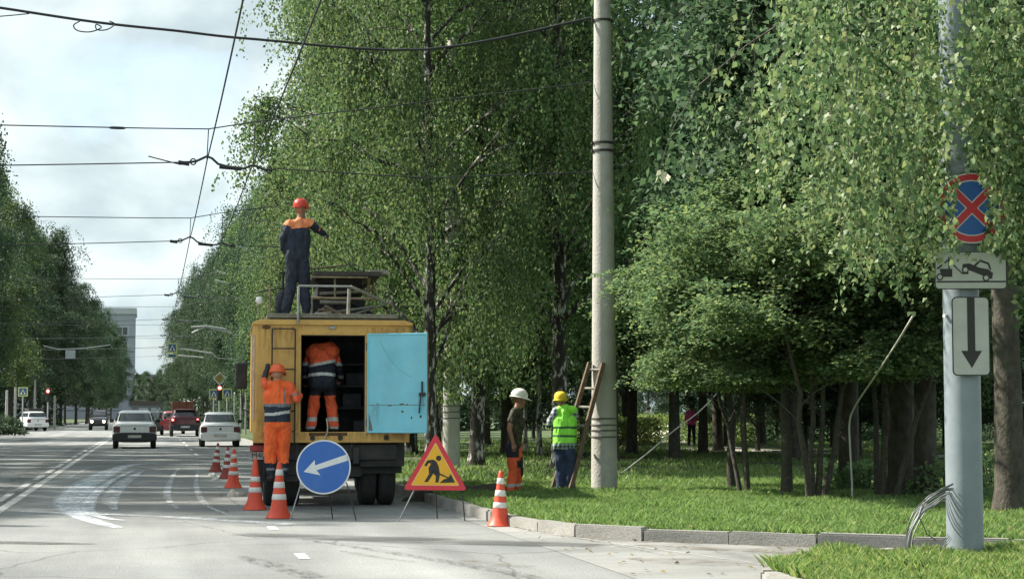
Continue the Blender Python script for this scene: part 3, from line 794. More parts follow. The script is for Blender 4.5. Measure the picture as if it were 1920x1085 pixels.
for i, (px, py, s) in enumerate([(1620,925,.8),(1780,938,1.0),(1865,915,1.1),(1560,915,.7)]):
    p = G(px, py); bush('undergrowth_shrub', ['low sapling growth round the foot of the mossy tree','leafy undergrowth just left of the grey sign post','leafy sprouts right of the grey sign post','small dark shrub among the rowan stems'][i], 'shrub', p, .6*s, .5*s, .65*s, 900, .08, M_leaf_rowan, 30+i)
# ------------------------------------------------------------------ the near birch whose boughs hang over the grey sign post
def near_birch():
    r_ = np.random.default_rng(77)
    base = np.array([12.6, 15.6, .1])
    root = thing('birch_tree', 'near birch with sunlit hanging boughs over the grey sign post', 'tree', tuple(base))
    wood = MB()
    tr = [np.array([0,0,-.15]), np.array([.02,0,.3]), np.array([-.05,.05,3]), np.array([-.15,.1,6]), np.array([-.2,.1,9]), np.array([-.1,.1,12])]
    wood.tube(tr, [.30,.22,.19,.15,.10,.03], 10)
    for i in range(26):
        z0 = 3.5 + i*.28; az = math.pi + r_.uniform(-1.1,1.1); L_ = r_.uniform(4.0, 8.2)
        a0 = np.array([-.1,.08,z0]); e = a0 + np.array([math.cos(az)*L_, math.sin(az)*L_*.45, r_.uniform(.3,1.2)])
        e[1] = np.clip(e[1], -2.0, 2.2)
        mid = (a0+e)/2 + np.array([0,0,.7])
        wood.tube([a0*(1-u)**2+2*mid*u*(1-u)+e*u*u for u in np.linspace(0,1,7)], [.045*(1-.85*u) for u in np.linspace(0,1,7)], 5, caps=False)
    # hanging twigs: lower hem of the curtain follows the boughs
    hx = [3.9,4.5,4.75,5.1,5.5,5.9,6.3,6.6,7.0,7.4,7.9,8.6,10]
    hz = [4.7,4.25,3.25,3.25,3.05,2.75,2.35,2.1,2.4,2.45,2.35,2.5,2.5]
    n = 3900
    X = r_.uniform(4.35, 11.5, n); Yv = 15.4 + r_.normal(0, .95, n)
    Yv = np.clip(Yv, 13.2, 18.2)
    # more twigs hang close on either side of the round sign
    m9 = 150; q9 = np.where(np.arange(m9) % 2 == 0, r_.uniform(1742, 1796, m9), r_.uniform(1846, 1912, m9))
    for i9 in range(m9):
        yy = r_.uniform(15.0, 15.9); v9 = atY(q9[i9], 400, yy); X[i9] = v9.x; Yv[i9] = yy
    hem = np.interp(X, hx, hz) + np.abs(r_.normal(0, .35, n))
    lift = r_.uniform(0, 1, n)**1.25*2.5
    lift = np.where(r_.random(n) < .12, r_.uniform(0, 4.5, n), lift)
    Ls = r_.uniform(.5, 1.7, n)
    lift[:150] = r_.uniform(-.15, .9, 150)
    Zt = hem + lift + Ls
    cnt = (Ls/.031).astype(int); idx = np.repeat(np.arange(n), cnt); first = np.repeat(np.cumsum(cnt)-cnt, cnt)
    u = (np.arange(len(idx))-first)/cnt[idx]
    dx = r_.normal(0,.12,n); dy = r_.normal(0,.12,n)
    ph = r_.uniform(0,6.28,n)
    P = np.stack([X[idx]+dx[idx]*u*Ls[idx]+.05*np.sin(u*6+ph[idx]), Yv[idx]+dy[idx]*u*Ls[idx], Zt[idx]-u*Ls[idx]], 1) + r_.normal(0,.035,(len(idx),3))
    px, py, dz = proj(P)
    k = np.ones(len(P), bool)
    ell = ((px-1819)/29)**2 + ((py-393)/78)**2 < 1        # twigs part in front of the round sign and the post
    k &= ~(ell & (P[:,1] < 16.6))
    k &= ~((px > 1780) & (px < 1812) & (py > 225) & (py < 335) & (P[:,1] < 16.6) & (r_.random(len(P)) < .9))
    k &= ~((px > 1752) & (px < 1895) & (py > 470) & (P[:,1] < 16.9) & (r_.random(len(P)) < np.where(py > 492, 1, .75)))
    # whole twigs are kept or left out, so the curtain's edge stays ragged
    sx_, sy_, _ = proj(np.stack([X, Yv, Zt], 1)); ex_, ey_, _ = proj(np.stack([X, Yv, Zt-Ls], 1))
    lim = np.interp(sy_, [-400,-100,40,160,260,420], [1520,1500,1440,1330,1270,1300]) + r_.normal(0, 38, n)
    low = np.interp(sx_, [1270,1330,1420,1500,1600,1700], [350,390,430,500,560,620]) + r_.normal(0, 22, n)
    ok = (sx_ > lim) & (ey_ < low+40)
    thin = (sx_ < 1480) & (r_.random(n) < .35)
    clump = np.array([mnoise.noise(Vector((x*1.5, y*1.2, z*.9))) for x, y, z in zip(X, Yv, Zt)])
    thin |= (clump < .02) & (r_.random(n) < .9) & (np.arange(n) >= 150)
    thin |= (r_.random(n) < .2)
    k &= (ok & ~thin)[idx]
    P = P[k]; n2 = len(P)
    D = np.stack([r_.normal(0,.5,n2), r_.normal(0,.5,n2), r_.normal(-.85,.35,n2)], 1)
    N = np.stack([r_.normal(-.3,.9,n2), r_.normal(0,.9,n2), r_.normal(.45,.5,n2)], 1)
    Ln = .063*r_.uniform(.55,1.25,n2)
    me = leaf_mesh('crown', P-base, D, unit(N), Ln, Ln*r_.uniform(.72,.9,n2))
    obj('crown', me, M_leaf_near, root)
    tw = MB()
    for i in range(0, n, 4):
        if lift[i] > 2.6 or not ok[i] or thin[i]: continue
        q0 = np.array([X[i],Yv[i],Zt[i]]); q1 = q0+np.array([dx[i]*Ls[i]*.5,dy[i]*Ls[i]*.5,-Ls[i]*.5]); q2 = q0+np.array([dx[i]*Ls[i],dy[i]*Ls[i],-Ls[i]*.97])
        a, b_, _ = proj([q0,q1,q2])
        if ((a > 1745) & (a < 1900) & (b_ > 230)).any() or (a < 1290).any(): continue
        tw.tube([q0-base,q1-base,q2-base], [.004,.003,.0015], 3, caps=False)
    # the long bare twig that sweeps left
    pts = [atY(1500,20,15.3), atY(1400,85,15.3), atY(1310,160,15.3), atY(1262,240,15.3), atY(1242,300,15.3), atY(1236,330,15.3)]
    tw.tube([np.array(q)-base for q in pts], [.009,.007,.006,.004,.003,.002], 4)
    pts = [atY(1385,95,15.3), atY(1420,140,15.2), atY(1405,190,15.2)]
    tw.tube([np.array(q)-base for q in pts], [.005,.004,.002], 4)
    tag(tw.build('twig', M_bark, root), kind='stuff')
    wood.build('trunk', M_birch_w, root, smooth=80)
    # pale leaf caught at the twig's end
    q = np.array(atY(1240,325,15.25))
    k9 = 9
    P = q + r_.normal(0,.03,(k9,3)); me = leaf_mesh('dry_leaf_spray', P-base, r_.normal(0,.4,(k9,3))+np.array([0,0,-1]), unit(r_.normal(0,1,(k9,3))), np.full(k9,.075), np.full(k9,.05))
    o = obj('dry_leaf_spray', me, mat('pale_leaf', (.62,.6,.42), .5), root); o['label'] = 'pale dry leaves at the tip of the bare twig'
near_birch()
# ------------------------------------------------------------------ common paints
M_yel = mat('truck_yellow', (0.66,0.39,0.10), 0.45, var=0.10, scale=2.5, bump=0.22, bscale=4, dirt=(0.30,0.18,0.07), dirt_amt=0.6, dscale=2.6)
M_cyan = mat('door_cyan', (0.21,0.60,0.73), 0.42, var=0.14, scale=2.0, bump=0.3, bscale=4, dirt=(0.34,0.66,0.74), dirt_amt=0.45, dscale=3.2)
M_rust = mat('rust', (0.11,0.055,0.025), 0.9, var=0.4, scale=20)
M_black = mat('black_steel', (0.016,0.016,0.017), 0.6, var=0.3, dirt=(0.07,0.065,0.055), dirt_amt=0.5)
M_rubber = mat('tyre_rubber', (0.022,0.022,0.022), 0.85, var=0.3, scale=14, bump=0.2, dirt=(0.08,0.072,0.06), dirt_amt=0.35)
M_steel = mat('grey_steel', (0.30,0.31,0.31), 0.5, metal=0.4, var=0.2)
M_pipe = mat('worn_pipe', (0.22,0.17,0.10), 0.6, var=0.4, scale=10)
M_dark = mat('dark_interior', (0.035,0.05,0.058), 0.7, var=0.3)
M_wood = mat('weathered_wood', (0.13,0.092,0.06), 0.9, var=0.35, scale=12, bump=0.4)
M_wood_g = mat('grey_wood', (0.27,0.25,0.21), 0.9, var=0.3, scale=12, bump=0.4)
M_white = mat('white_plastic', (0.72,0.72,0.69), 0.45, var=0.06)
M_red_lens = mat('red_lens', (0.35,0.02,0.015), 0.25, var=0.2)
M_plate = mat('plate_white', (0.52,0.51,0.47), 0.6, var=0.15, dirt=(0.2,0.17,0.13), dirt_amt=0.7)
M_ink = mat('black_ink', (0.012,0.012,0.014), 0.5, var=0.1)
M_pinkstrip = mat('faded_reflector', (0.62,0.46,0.38), 0.5, var=0.15, dirt=(0.42,0.22,0.1), dirt_amt=0.6, dscale=6)
M_glass = mat('dark_glass', (0.02,0.025,0.028), 0.06, var=0.1, spec=0.8)
M_grey_rag = mat('grey_box', (0.09,0.10,0.11), 0.8, var=0.3)
def text_mesh(txt, size, depth=0.002):
    c = bpy.data.curves.new('lettering', 'FONT'); c.body = txt; c.size = size; c.extrude = depth; c.align_x = 'CENTER'; c.align_y = 'CENTER'
    o = bpy.data.objects.new('lettering_tmp', c); COL.objects.link(o)
    dg = bpy.context.evaluated_depsgraph_get()
    me = bpy.data.meshes.new_from_object(o.evaluated_get(dg)); bpy.data.objects.remove(o); me.name = 'lettering'
    return me
def wheel(parent, c, r, w, side=1, name='wheel', rim=M_steel):
    """lathe tyre with tread blocks and a dished rim, axle along x"""
    e = bpy.data.objects.new(name, None); COL.objects.link(e); e.parent = parent; e.location = c
    prof = [(r*.56,-w*.42),(r*.62,-w*.5),(r*.85,-w*.5),(r*.96,-w*.42),(r,-w*.3),(r,w*.3),(r*.96,w*.42),(r*.85,w*.5),(r*.62,w*.5),(r*.56,w*.42),(r*.56,-w*.42)]
    MB().lathe(prof, 28, axis='x').build('tyre', M_rubber, e, smooth=50)
    MB().lathe([(0.001,-w*.12*side),(r*.2,-w*.12*side),(r*.25,w*.05*side),(r*.5,w*.18*side),(r*.57,w*.40*side),(r*.57,-w*.4*side),(0.001,-w*.4*side)], 20, axis='x').build('rim', rim, e, smooth=40, fix=True)
    return e

# ------------------------------------------------------------------ the yellow tower truck
SC_T = 124.0
base_p = gp(622, VPY + CAMZ*SC_T)           # rear of the truck box, on the road
T = thing('service_truck', 'yellow box-bodied tower truck with its blue rear door swung open', 'truck', (base_p.x, base_p.y, 0), R(-2.6))
HW = 1.205; ZF, ZT = 1.15, 2.80; LB = 4.3
def tx(px): return (px-622)/SC_T
def tz(py): return CAMZ + (VPY-py)/SC_T
dL, dR, dT = tx(562), tx(683), tz(627)
mb = MB()
mb.box(-HW+.06, dL, 0, .05, ZF, ZT-.02); mb.box(dR, HW-.06, 0, .05, ZF, ZT-.02); mb.box(dL, dR, 0, .05, dT, ZT-.02)
mb.build('rear_wall', M_yel, T, bevel=.006)
MB().box(-HW, -HW+.04, .06, LB, ZF-.02, ZT-.03).build('side_wall', M_yel, T, bevel=.008)
MB().box(HW-.04, HW, .06, LB, ZF-.02, ZT-.03).build('side_wall', M_yel, T, bevel=.008)
MB().box(-HW+.045, HW-.045, LB-.05, LB, ZF, ZT-.03).build('front_wall', M_yel, T)
for sx in (-1, 1):
    MB().tube([(sx*(HW-.062), .062, ZF-.03), (sx*(HW-.062), .062, ZT-.02)], .066, 16).build('corner_post', M_yel, T, smooth=60)
pr = [(-HW-.015, ZT-.03), (HW+.015, ZT-.03), (HW+.015, ZT+.01), (HW-.12, ZT+.05), (-HW+.12, ZT+.05), (-HW-.015, ZT+.01)]
MB().prism(pr, -.04, LB+.04).build('roof', M_yel, T, bevel=.008, fix=True)
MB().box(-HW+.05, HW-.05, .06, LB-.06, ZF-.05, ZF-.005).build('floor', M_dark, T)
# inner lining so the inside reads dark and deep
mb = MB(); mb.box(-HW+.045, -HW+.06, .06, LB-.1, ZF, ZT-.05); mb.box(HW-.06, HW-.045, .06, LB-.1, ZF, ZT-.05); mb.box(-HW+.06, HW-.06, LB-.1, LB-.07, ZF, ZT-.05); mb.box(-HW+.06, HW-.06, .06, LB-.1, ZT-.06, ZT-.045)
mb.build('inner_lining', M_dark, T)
mb = MB(); mb.box(.05, 1.1, 2.2, 2.25, ZF, ZT-.1); 
for z in (1.5, 1.85, 2.2): mb.box(.1, 1.1, 1.5, 2.2, z, z+.03)
mb.build('inner_shelf', M_grey_rag, T)
for (x, y, z, w, h) in ((.25,1.6,1.53,.3,.22),(.7,1.6,1.53,.25,.28),(.3,1.6,1.88,.4,.2),(.4,1.2,1.15,.22,.16)):
    MB().box(x, x+w, y, y+.35, z, z+h).build('tool_box', M_grey_rag, T, bevel=.01)
# door frame trims
mb = MB(); mb.box(dL-.03, dL, -.012, .05, ZF, dT+.03); mb.box(dR, dR+.03, -.012, .05, ZF, dT+.03); mb.box(dL, dR, -.012, .05, dT, dT+.03)
mb.build('door_frame', M_yel, T, bevel=.004)
mb = MB(); mb.box(dL, dL+.012, -.004, .045, ZF, dT); mb.box(dR-.012, dR, -.004, .045, ZF, dT); mb.box(dL+.012, dR-.012, -.004, .045, dT-.012, dT)
mb.build('door_seal', M_black, T)
# sill beam
MB().box(-HW+.01, HW-.03, -.03, .12, .985, ZF-.001).build('sill_beam', M_yel, T, bevel=.012)
for x in (tx(585), tx(637), tx(724)):
    o = MB().lathe([(.001,-.03),(.035,-.03),(.04,0),(.001,0)], 12, axis='y').build('sill_bolt', M_black, T, (x, -.034, 1.06))
MB().box(tx(578), tx(650), -.032, -.03, ZF-.06, ZF-.01).build('door_step', M_rust, T)
# the open door: hinged on the right post, free edge towards the viewer
D = bpy.data.objects.new('door', None); COL.objects.link(D); D.parent = T; D.location = (dR+.035, -.03, 0); D.rotation_euler = (0, 0, R(-23))
D['label'] = 'sky blue inside of the open rear door'
dw = .955; z0, z1 = tz(812)+.005, tz(625)+.01
MB().box(0.012, dw-.012, -.012, .0, z0+.012, z1-.012).build('door_panel', M_cyan, D, bevel=.003)
mb = MB(); mb.box(0, dw, .002, .045, z0, z1)
mb.build('door_shell', M_yel, D, bevel=.006)
mb = MB(); mb.box(dw-.03, dw, -.022, .0, z0, z1); mb.box(0, .03, -.022, .0, z0, z1); mb.box(.03, dw-.03, -.022, .0, z1-.03, z1); mb.box(.03, dw-.03, -.022, .0, z0, z0+.03)
mb.build('door_rim', M_cyan, D, bevel=.005)
MB().box(.03, dw-.03, -.0135, -.012, z0+.42, z0+.427).build('panel_seam', M_rust, D)
mb = MB(); mb.tube([(dw-.12,-.035,z0+.30),(dw-.10,-.05,z0+.44),(dw-.09,-.05,z0+.56)], .011, 8); mb.box(dw-.12, dw-.02, -.05, -.012, z0+.56, z0+.61); mb.box(dw-.085, dw-.065, -.045, -.012, z0+.60, z0+.78)
mb.build('door_handle', M_black, D, bevel=.003)
for x_, z_, w_, h_ in ((.52,.435,.07,.016),(.62,.43,.04,.014),(.34,.415,.05,.012),(.55,.30,.03,.03),(.70,.20,.02,.035),(.15,.45,.04,.01),(.84,.21,.03,.04)):
    MB().box(x_, x_+w_, -.0128, -.012, z0+h_+z_-.02, z0+z_+h_*2-.02).build('rust_chip', M_rust, D)
MB().add([(0.012,-.0132,z0+.012),(.10,-.0132,z0+.012),(.07,-.0132,z0+.15),(.03,-.0132,z0+.30),(.012,-.0132,z0+.34)],[(0,1,2,3,4)]).build('rust_patch', decal_mat('door_rust', (.25,.16,.08), .35,.6,.9,(14,14,14)), D)
# a 4-point attribute-free decal: alpha needs the edge attribute
for o in D.children:
    if o.name.startswith('rust_patch'):
        a = o.data.attributes.new('edge','FLOAT','POINT'); a.data.foreach_set('value', [1.0]*len(o.data.vertices))
for z in (z0+.15, z1-.2):
    MB().tube([(dR+.035,-.03,z-.06),(dR+.035,-.03,z+.06)], .018, 8).build('hinge', M_black, T)
# rear ladder
mb = MB()
lx0, lx1 = tx(508), tx(551)
zs = [tz(616), tz(653), tz(692), tz(731), tz(770), tz(808)]
for x in (lx0, lx1):
    mb.tube([(x,-.07,zs[0]),(x,-.07,.95)], .011, 8)
    for z in (zs[0]-.04, zs[2], zs[4]): mb.tube([(x,0,z),(x,-.07,z)], .009, 6)
mb.build('ladder_rail', M_black, T)
for z in zs: MB().tube([(lx0,-.07,z),(lx1,-.07,z)], .010, 8).build('ladder_rung', M_black, T)
mb = MB(); mb.tube([(-1.05,-.16,.42),(-.5,-.16,.42)], .016, 8)
for x in (-1.02,-.53): mb.tube([(x,-.16,.42),(x,-.10,.97)], .013, 6)
mb.build('ladder_step', M_black, T)
# lamps, reflectors, plate
MB().lathe([(.001,-.03),(.05,-.025),(.055,0),(.001,0)], 14, axis='y').build('marker_lamp', M_rust, T, (tx(497), 0, tz(613)), smooth=50).scale = (1.2,1,.5)
o = MB().box(-.055,.055,-.03,0,-.024,.024).build('marker_lamp', M_steel, T, (tx(621),-.001,tz(613)), bevel=.012)
MB().box(-HW-.004, -HW+.028, .02, .045, tz(787), tz(627)).build('reflector_strip', M_pinkstrip, T, (-.004,-.026,0))
M_tyre = M_rubber
AX = .95
mb = MB(); mb.box(-.42,-.32,.05,6.2,.66,.92); mb.box(.32,.42,.05,6.2,.66,.92); mb.box(-1.0,1.0,.1,.22,.72,.96); mb.box(-.9,.9,1.9,2.0,.74,.96); mb.box(-.95,.95,.3,.42,.6,.74)
mb.build('chassis', M_black, T, bevel=.01)
mb = MB(); mb.tube([(-.95,AX,.48),(.95,AX,.48)], .07, 10); mb.lathe([(.05,-.2),(.17,-.1),(.2,0),(.17,.1),(.05,.2)], 14, axis='x', c=(0,AX,.48))
mb.build('rear_axle', M_black, T, smooth=50)
MB().box(-.5,.5,.35,.5,.48,.64).build('spring_beam', M_black, T)
mb = MB(); mb.box(tx(497)-.02, dL, .16, .2, .50, .985); mb.build('rear_apron', M_black, T)
MB().box(-.45, .46, .3, .36, .46, .985).build('rear_apron', M_black, T)
for sx in (-1,1):
    mb = MB()
    pts = [(sx*.74, AX+math.cos(a)*.56, .48+math.sin(a)*.53) for a in np.linspace(.15, math.pi-.05, 10)]
    for a, b in zip(pts[:-1], pts[1:]):
        mb.add([(sx*.42,a[1],a[2]),(sx*1.1,a[1],a[2]),(sx*1.1,b[1],b[2]),(sx*.42,b[1],b[2])], [(0,1,2,3)])
    mb.build('mudguard', M_black, T)
    x0_, x1_ = (-1.19,-.5) if sx < 0 else (.44, 1.12)
    MB().box(x0_, x1_, .20, .225, .62 if sx > 0 else .4, .982).build('mud_flap', M_black, T)
MB().box(tx(690), tx(750), .185, .199, tz(868), tz(841)).build('flap_panel', mat('flap_grey',(0.055,0.048,0.045),.8,var=.3), T)
MB().box(tx(469), tx(500), .15, .195, tz(846), tz(834)).build('tail_lamp', M_red_lens, T, bevel=.008)
pl = MB().box(tx(468), tx(508), .17, .196, tz(861), tz(847)).build('number_plate', M_plate, T, bevel=.003)
me = text_mesh('M407', .115); o = obj('lettering', me, M_ink, pl, (tx(488), .168, tz(854)), (R(90),0,0))
for px in (660, 676): MB().box(tx(px)-.035, tx(px)+.035, .26, .299, tz(843), tz(832)).build('tail_lamp', mat('grey_lens',(0.12,0.11,0.10),.4), T, bevel=.008)
for sx in (-1,1):
    for x in (.595, .885): wheel(T, (sx*x, AX, .47), .47, .265, sx)
    wheel(T, (sx*.86, 5.5, .47), .47, .27, sx)
MB().box(-1.0,-.5,1.9,3.4,.5,.95).build('side_locker', M_yel, T, bevel=.02); MB().box(.55,1.02,1.9,3.0,.5,.95).build('fuel_tank', M_black, T, bevel=.05)
mb = MB(); mb.tube([(.3,-.05,.97),(.28,-.06,.9),(.24,-.05,.86),(.2,-.02,.9)], .012, 6); mb.build('tow_hook', M_black, T)
mb = MB(); mb.tube([(tx(611),-.02,tz(784)),(tx(613),-.05,tz(800)),(tx(612),-.06,tz(812)),(tx(603),-.07,tz(826)),(tx(600),-.05,tz(836))], .010, 6); mb.build('rope_end', mat('pale_rope',(0.5,0.46,0.32),.9), T)
# cab ahead of the box
cabp = [(-1.0,.75),(1.0,.75),(1.03,1.5),(.92,2.32),(.8,2.42),(-.8,2.42),(-.92,2.32),(-1.03,1.5)]
MB().prism(cabp, LB+.1, LB+1.55).build('cab', M_yel, T, bevel=.04, fix=True)
MB().prism([(-.9,.6),(.9,.6),(.88,1.35),(.6,1.48),(-.6,1.48),(-.88,1.35)], LB+1.552, LB+2.5).build('bonnet', M_yel, T, bevel=.06, fix=True)
MB().box(-.82,.82,LB+1.551,LB+1.56,1.55,2.2).build('windscreen', M_glass, T)
MB().box(-1.05,1.05,LB+2.5,LB+2.62,.5,.72).build('front_bumper', M_black, T, bevel=.02)
# wing mirror that shows left of the box
def truck_local(px, py, ly):
    q = atY(px, py, base_p.y+ly) - Vector((base_p.x, base_p.y, 0)); a = R(2.6)
    return Vector((q.x*math.cos(a)-q.y*math.sin(a), q.x*math.sin(a)+q.y*math.cos(a), q.z))
mq = truck_local(453,704,5.3)
mr_ = MB().box(-.10,.10,-.03,.03,-.235,.235).build('wing_mirror', M_black, T, mq, bevel=.03)
mb = MB(); mb.tube([(mq.x,mq.y+.03,mq.z-.22),(mq.x+.02,mq.y+.05,mq.z-.6),(-1.0,mq.y,mq.z-.75)], .012, 6); mb.tube([(mq.x,mq.y+.03,mq.z+.2),(mq.x+.1,mq.y+.05,mq.z+.3),(-.9,mq.y,mq.z+.2)], .012, 6)
mb.build('mirror_arm', M_black, T)
# roof platform and folded tower
RT = ZT+.05
mb = MB(); mb.box(-1.0, 1.0, -.03, 3.6, RT+.035, RT+.075); mb.box(-1.0,1.0,.05,.12,RT,RT+.035); mb.box(-1.0,1.0,1.5,1.58,RT,RT+.035)
mb.build('roof_deck', M_wood_g, T, bevel=.004)
for k in range(9):
    x0_ = -1.0+k*.222
    MB().box(x0_+.004, x0_+.218, -.05, 3.6, RT+.076, RT+.092).build('deck_plank', M_wood_g, T)
ZD = RT+.092
def pipe(name, pts, r=.018, m=M_pipe):
    return MB().tube([truck_local(*p) for p in pts], r, 8).build(name, m, T, smooth=60)
pipe('rail_post', [(506,600,.05),(506,532,.05)], .014); pipe('rail_post', [(559,606,-.06),(560,537,-.06)], .02, M_steel)
pipe('rail_post', [(531,598,1.6),(531,508,1.6)], .02, M_black)
pipe('rail', [(560,536,-.06),(658,537,.0)], .016, M_steel)
pipe('rail', [(658,537,0),(700,556,.3),(733,571,.5)], .022, M_wood_g)
pipe('rail', [(585,558,.4),(700,560,.4)], .02)
pipe('rail', [(600,566,.8),(652,567,.8)], .03, M_wood_g)
pipe('rail_post', [(653,592,.05),(655,541,.05)], .028, M_wood_g)
pipe('rail_post', [(628,556,.6),(628,517,.6)], .018)
pipe('rail_post', [(690,560,.9),(692,518,.9)], .03); pipe('rail_post', [(700,560,1.1),(700,522,1.1)], .018)
pipe('rail', [(585,519,.5),(690,520,.5)], .016); pipe('rail', [(524,511,1.5),(585,512,1.5)], .02, M_black)
pipe('rail', [(520,540,1.2),(585,541,1.2)], .014, M_black); pipe('rail', [(478,549,1.3),(520,541,1.3)], .01, M_black)
a_, b_ = truck_local(585,515,1.2), truck_local(708,513,1.2)
MB().box(a_.x, b_.x, .5, 3.2, a_.z-.06, a_.z+.01).build('upper_platform', mat('platform_dark',(0.05,0.047,0.04),.85,var=.3), T, bevel=.008)
c_ = truck_local(697,512,.6)
MB().box(c_.x-.04, c_.x+.26, .55, .75, c_.z-.015, c_.z+.045).build('loose_plank', M_wood_g, T)
mb = MB(); mb.box(a_.x+.02, a_.x+.85, 1.3, 2.8, ZD, ZD+.34); mb.build('tower_base', M_black, T, bevel=.02)
mb = MB(); mb.box(a_.x+.1, a_.x+.8, 1.2, 3.0, ZD+.36, a_.z-.065); mb.build('folded_lift', M_black, T)
mb = MB()
for s_ in (-1,1):
    y0_ = 1.15
    mb.tube([(a_.x+.05,y0_,ZD+.05),(b_.x-.05,y0_,a_.z-.08)] if s_ > 0 else [(b_.x-.05,y0_+.06,ZD+.05),(a_.x+.05,y0_+.06,a_.z-.08)], .03, 6)
mb.build('lift_scissor', M_black, T)
o = MB().lathe([(.001,.06),(.04,.05),(.055,0),(.04,-.05),(.001,-.06)], 12).build('roof_lamp', M_white, T, truck_local(486,563,.2), smooth=60)
pipe('lamp_stalk', [(486,570,.2),(487,604,.2)], .012)

# clutter on the deck, seams, drips of rust
for k, (p0_, p1_, r_) in enumerate((((590,590,.3),(700,575,.9),.022),((596,580,.5),(668,589,.4),.018),((640,597,.0),(735,566,1.6),.02),((575,505,1.4),(650,497,2.2),.014),((600,550,.9),(690,545,1.0),.025),((610,574,.6),(640,590,.3),.03))):
    pipe('loose_pole', [p0_, p1_], r_, M_wood if k % 2 else M_wood_g)
for x in (tx(497)+.16, .62, .98):
    MB().box(x-.006, x+.006, -.006, .001, ZF+.01, ZT-.06).build('panel_rib', M_yel, T)
rv = MB().lathe([(.001,-.006),(.007,-.005),(.009,0),(.001,0)], 6, axis='y').mesh('rivet'); rv.materials.append(M_yel)
for x in (-1.1, -.52, .56, 1.1):
    for k in range(9): obj('rivet', rv, None, T, (x, -.001, ZF+.1+k*.19))
M_drip = decal_mat('rust_drip', (0.22,0.12,0.045), 0.46, 0.74, 0.7, (22,22,2.6), 1.0)
def drip(par, x0, x1, y, z0, z1, nm='rust_drip'):
    n = 6; vs_, fs_, ed = [], [], []
    for i in range(n+1):
        t_ = i/n
        for x in (x0, (x0+x1)/2, x1): vs_.append((x, y, z1+(z0-z1)*t_)); ed.append((1-t_)**.8)
    for i in range(n):
        for j in (0,1): fs_.append((i*3+j, i*3+j+1, i*3+4+j, i*3+3+j))
    me = MB().add(vs_, fs_).mesh(nm); at_ = me.attributes.new('edge','FLOAT','POINT'); at_.data.foreach_set('value', ed)
    return obj(nm, me, M_drip, par)
drip(T, -1.12, -.5, -.0075, ZT-.55, ZT-.06); drip(T, .52, 1.12, -.0075, ZT-.6, ZT-.06); drip(T, -1.15, 1.15, -.0325, .99, 1.14)
drip(T, -1.12, -.5, -.0078, ZF+.45, ZF+.02); drip(T, -.46, .47, -.0135, dT+.03-.02, dT+.03)
drip(D, .03, .2, -.0138, z0+.08, z0+.42); drip(D, dw-.14, dw-.05, -.0141, z0+.3, z0+.58)
MB().tube([(.2,-.0125,z1-.12),(.33,-.0125,z1-.35),(.5,-.0125,z1-.55),(.72,-.0125,z1-.68)], .0025, 5).build('scratch', mat('scratch_teal',(0.05,0.28,0.36),.6), D)

# ------------------------------------------------------------------ road cones
M_cone = mat('cone_red', (0.72,0.075,0.03), 0.5, var=0.12, scale=6, dirt=(0.32,0.07,0.045), dirt_amt=0.5, dscale=7)
M_cone_d = mat('cone_dirty_red', (0.34,0.055,0.04), 0.7, var=0.3, scale=8, dirt=(0.10,0.05,0.045), dirt_amt=0.9, dscale=9)
M_band = mat('cone_band', (0.72,0.70,0.66), 0.4, var=0.06, dirt=(0.42,0.37,0.33), dirt_amt=0.5, dscale=16)
def cone(label, px, py, h, bands=2, tilt=(0,0), m=M_cone):
    p = gp(px, py)
    e = thing('traffic_cone', label, 'traffic cone', (p.x, p.y, .003), 0, 'traffic cones around the truck')
    e.rotation_euler = (*tilt, random.uniform(0,6))
    rb, rtp = h*.175, h*.038
    rad = lambda t: rb + (rtp-rb)*t
    prof = [(h*.235,0),(h*.24,h*.012),(h*.225,h*.03),(h*.20,h*.075),(h*.172,h*.13)]
    prof += [(rad(t), h*t) for t in (.2,.4,.6,.8,.95)] + [(rtp*.9,h*.985),(rtp*.5,h),(rtp*.45,h*.93)]
    MB().lathe(prof, 28).build('cone_body', m, e, smooth=40)
    bs = [(.34,.44),(.55,.65)] if bands == 2 else [(.33,.43),(.54,.65),(.76,.87)]
    for a, b in bs:
        MB().lathe([(rad(a)+.0005,h*a),(rad(a)+.004,h*(a+.004)),(rad(b)+.004,h*(b-.004)),(rad(b)+.0005,h*b)], 28).build('reflective_band', M_band, e, smooth=60)
cone('clean red cone with two white bands at the truck left wheel', 478, 955, .755, 2)
cone('nearest red cone with three white bands, left of the blue arrow sign', 523, 971, .765, 3)
cone('lone red cone with three bands standing by the kerb on the right', 937, 986, .70, 3, (0,.03))
cone('red cone with white bands farther along the truck left side, most upright of three', 437, 914, .74, 3, (0,-.03))
cone('grimy dark red cone in the middle of the three far cones', 424, 897, .70, 3, (0,.05), M_cone_d)
cone('grimy leaning cone with a cap, farthest of the three far cones', 404, 884, .70, 3, (0,.08), M_cone_d)

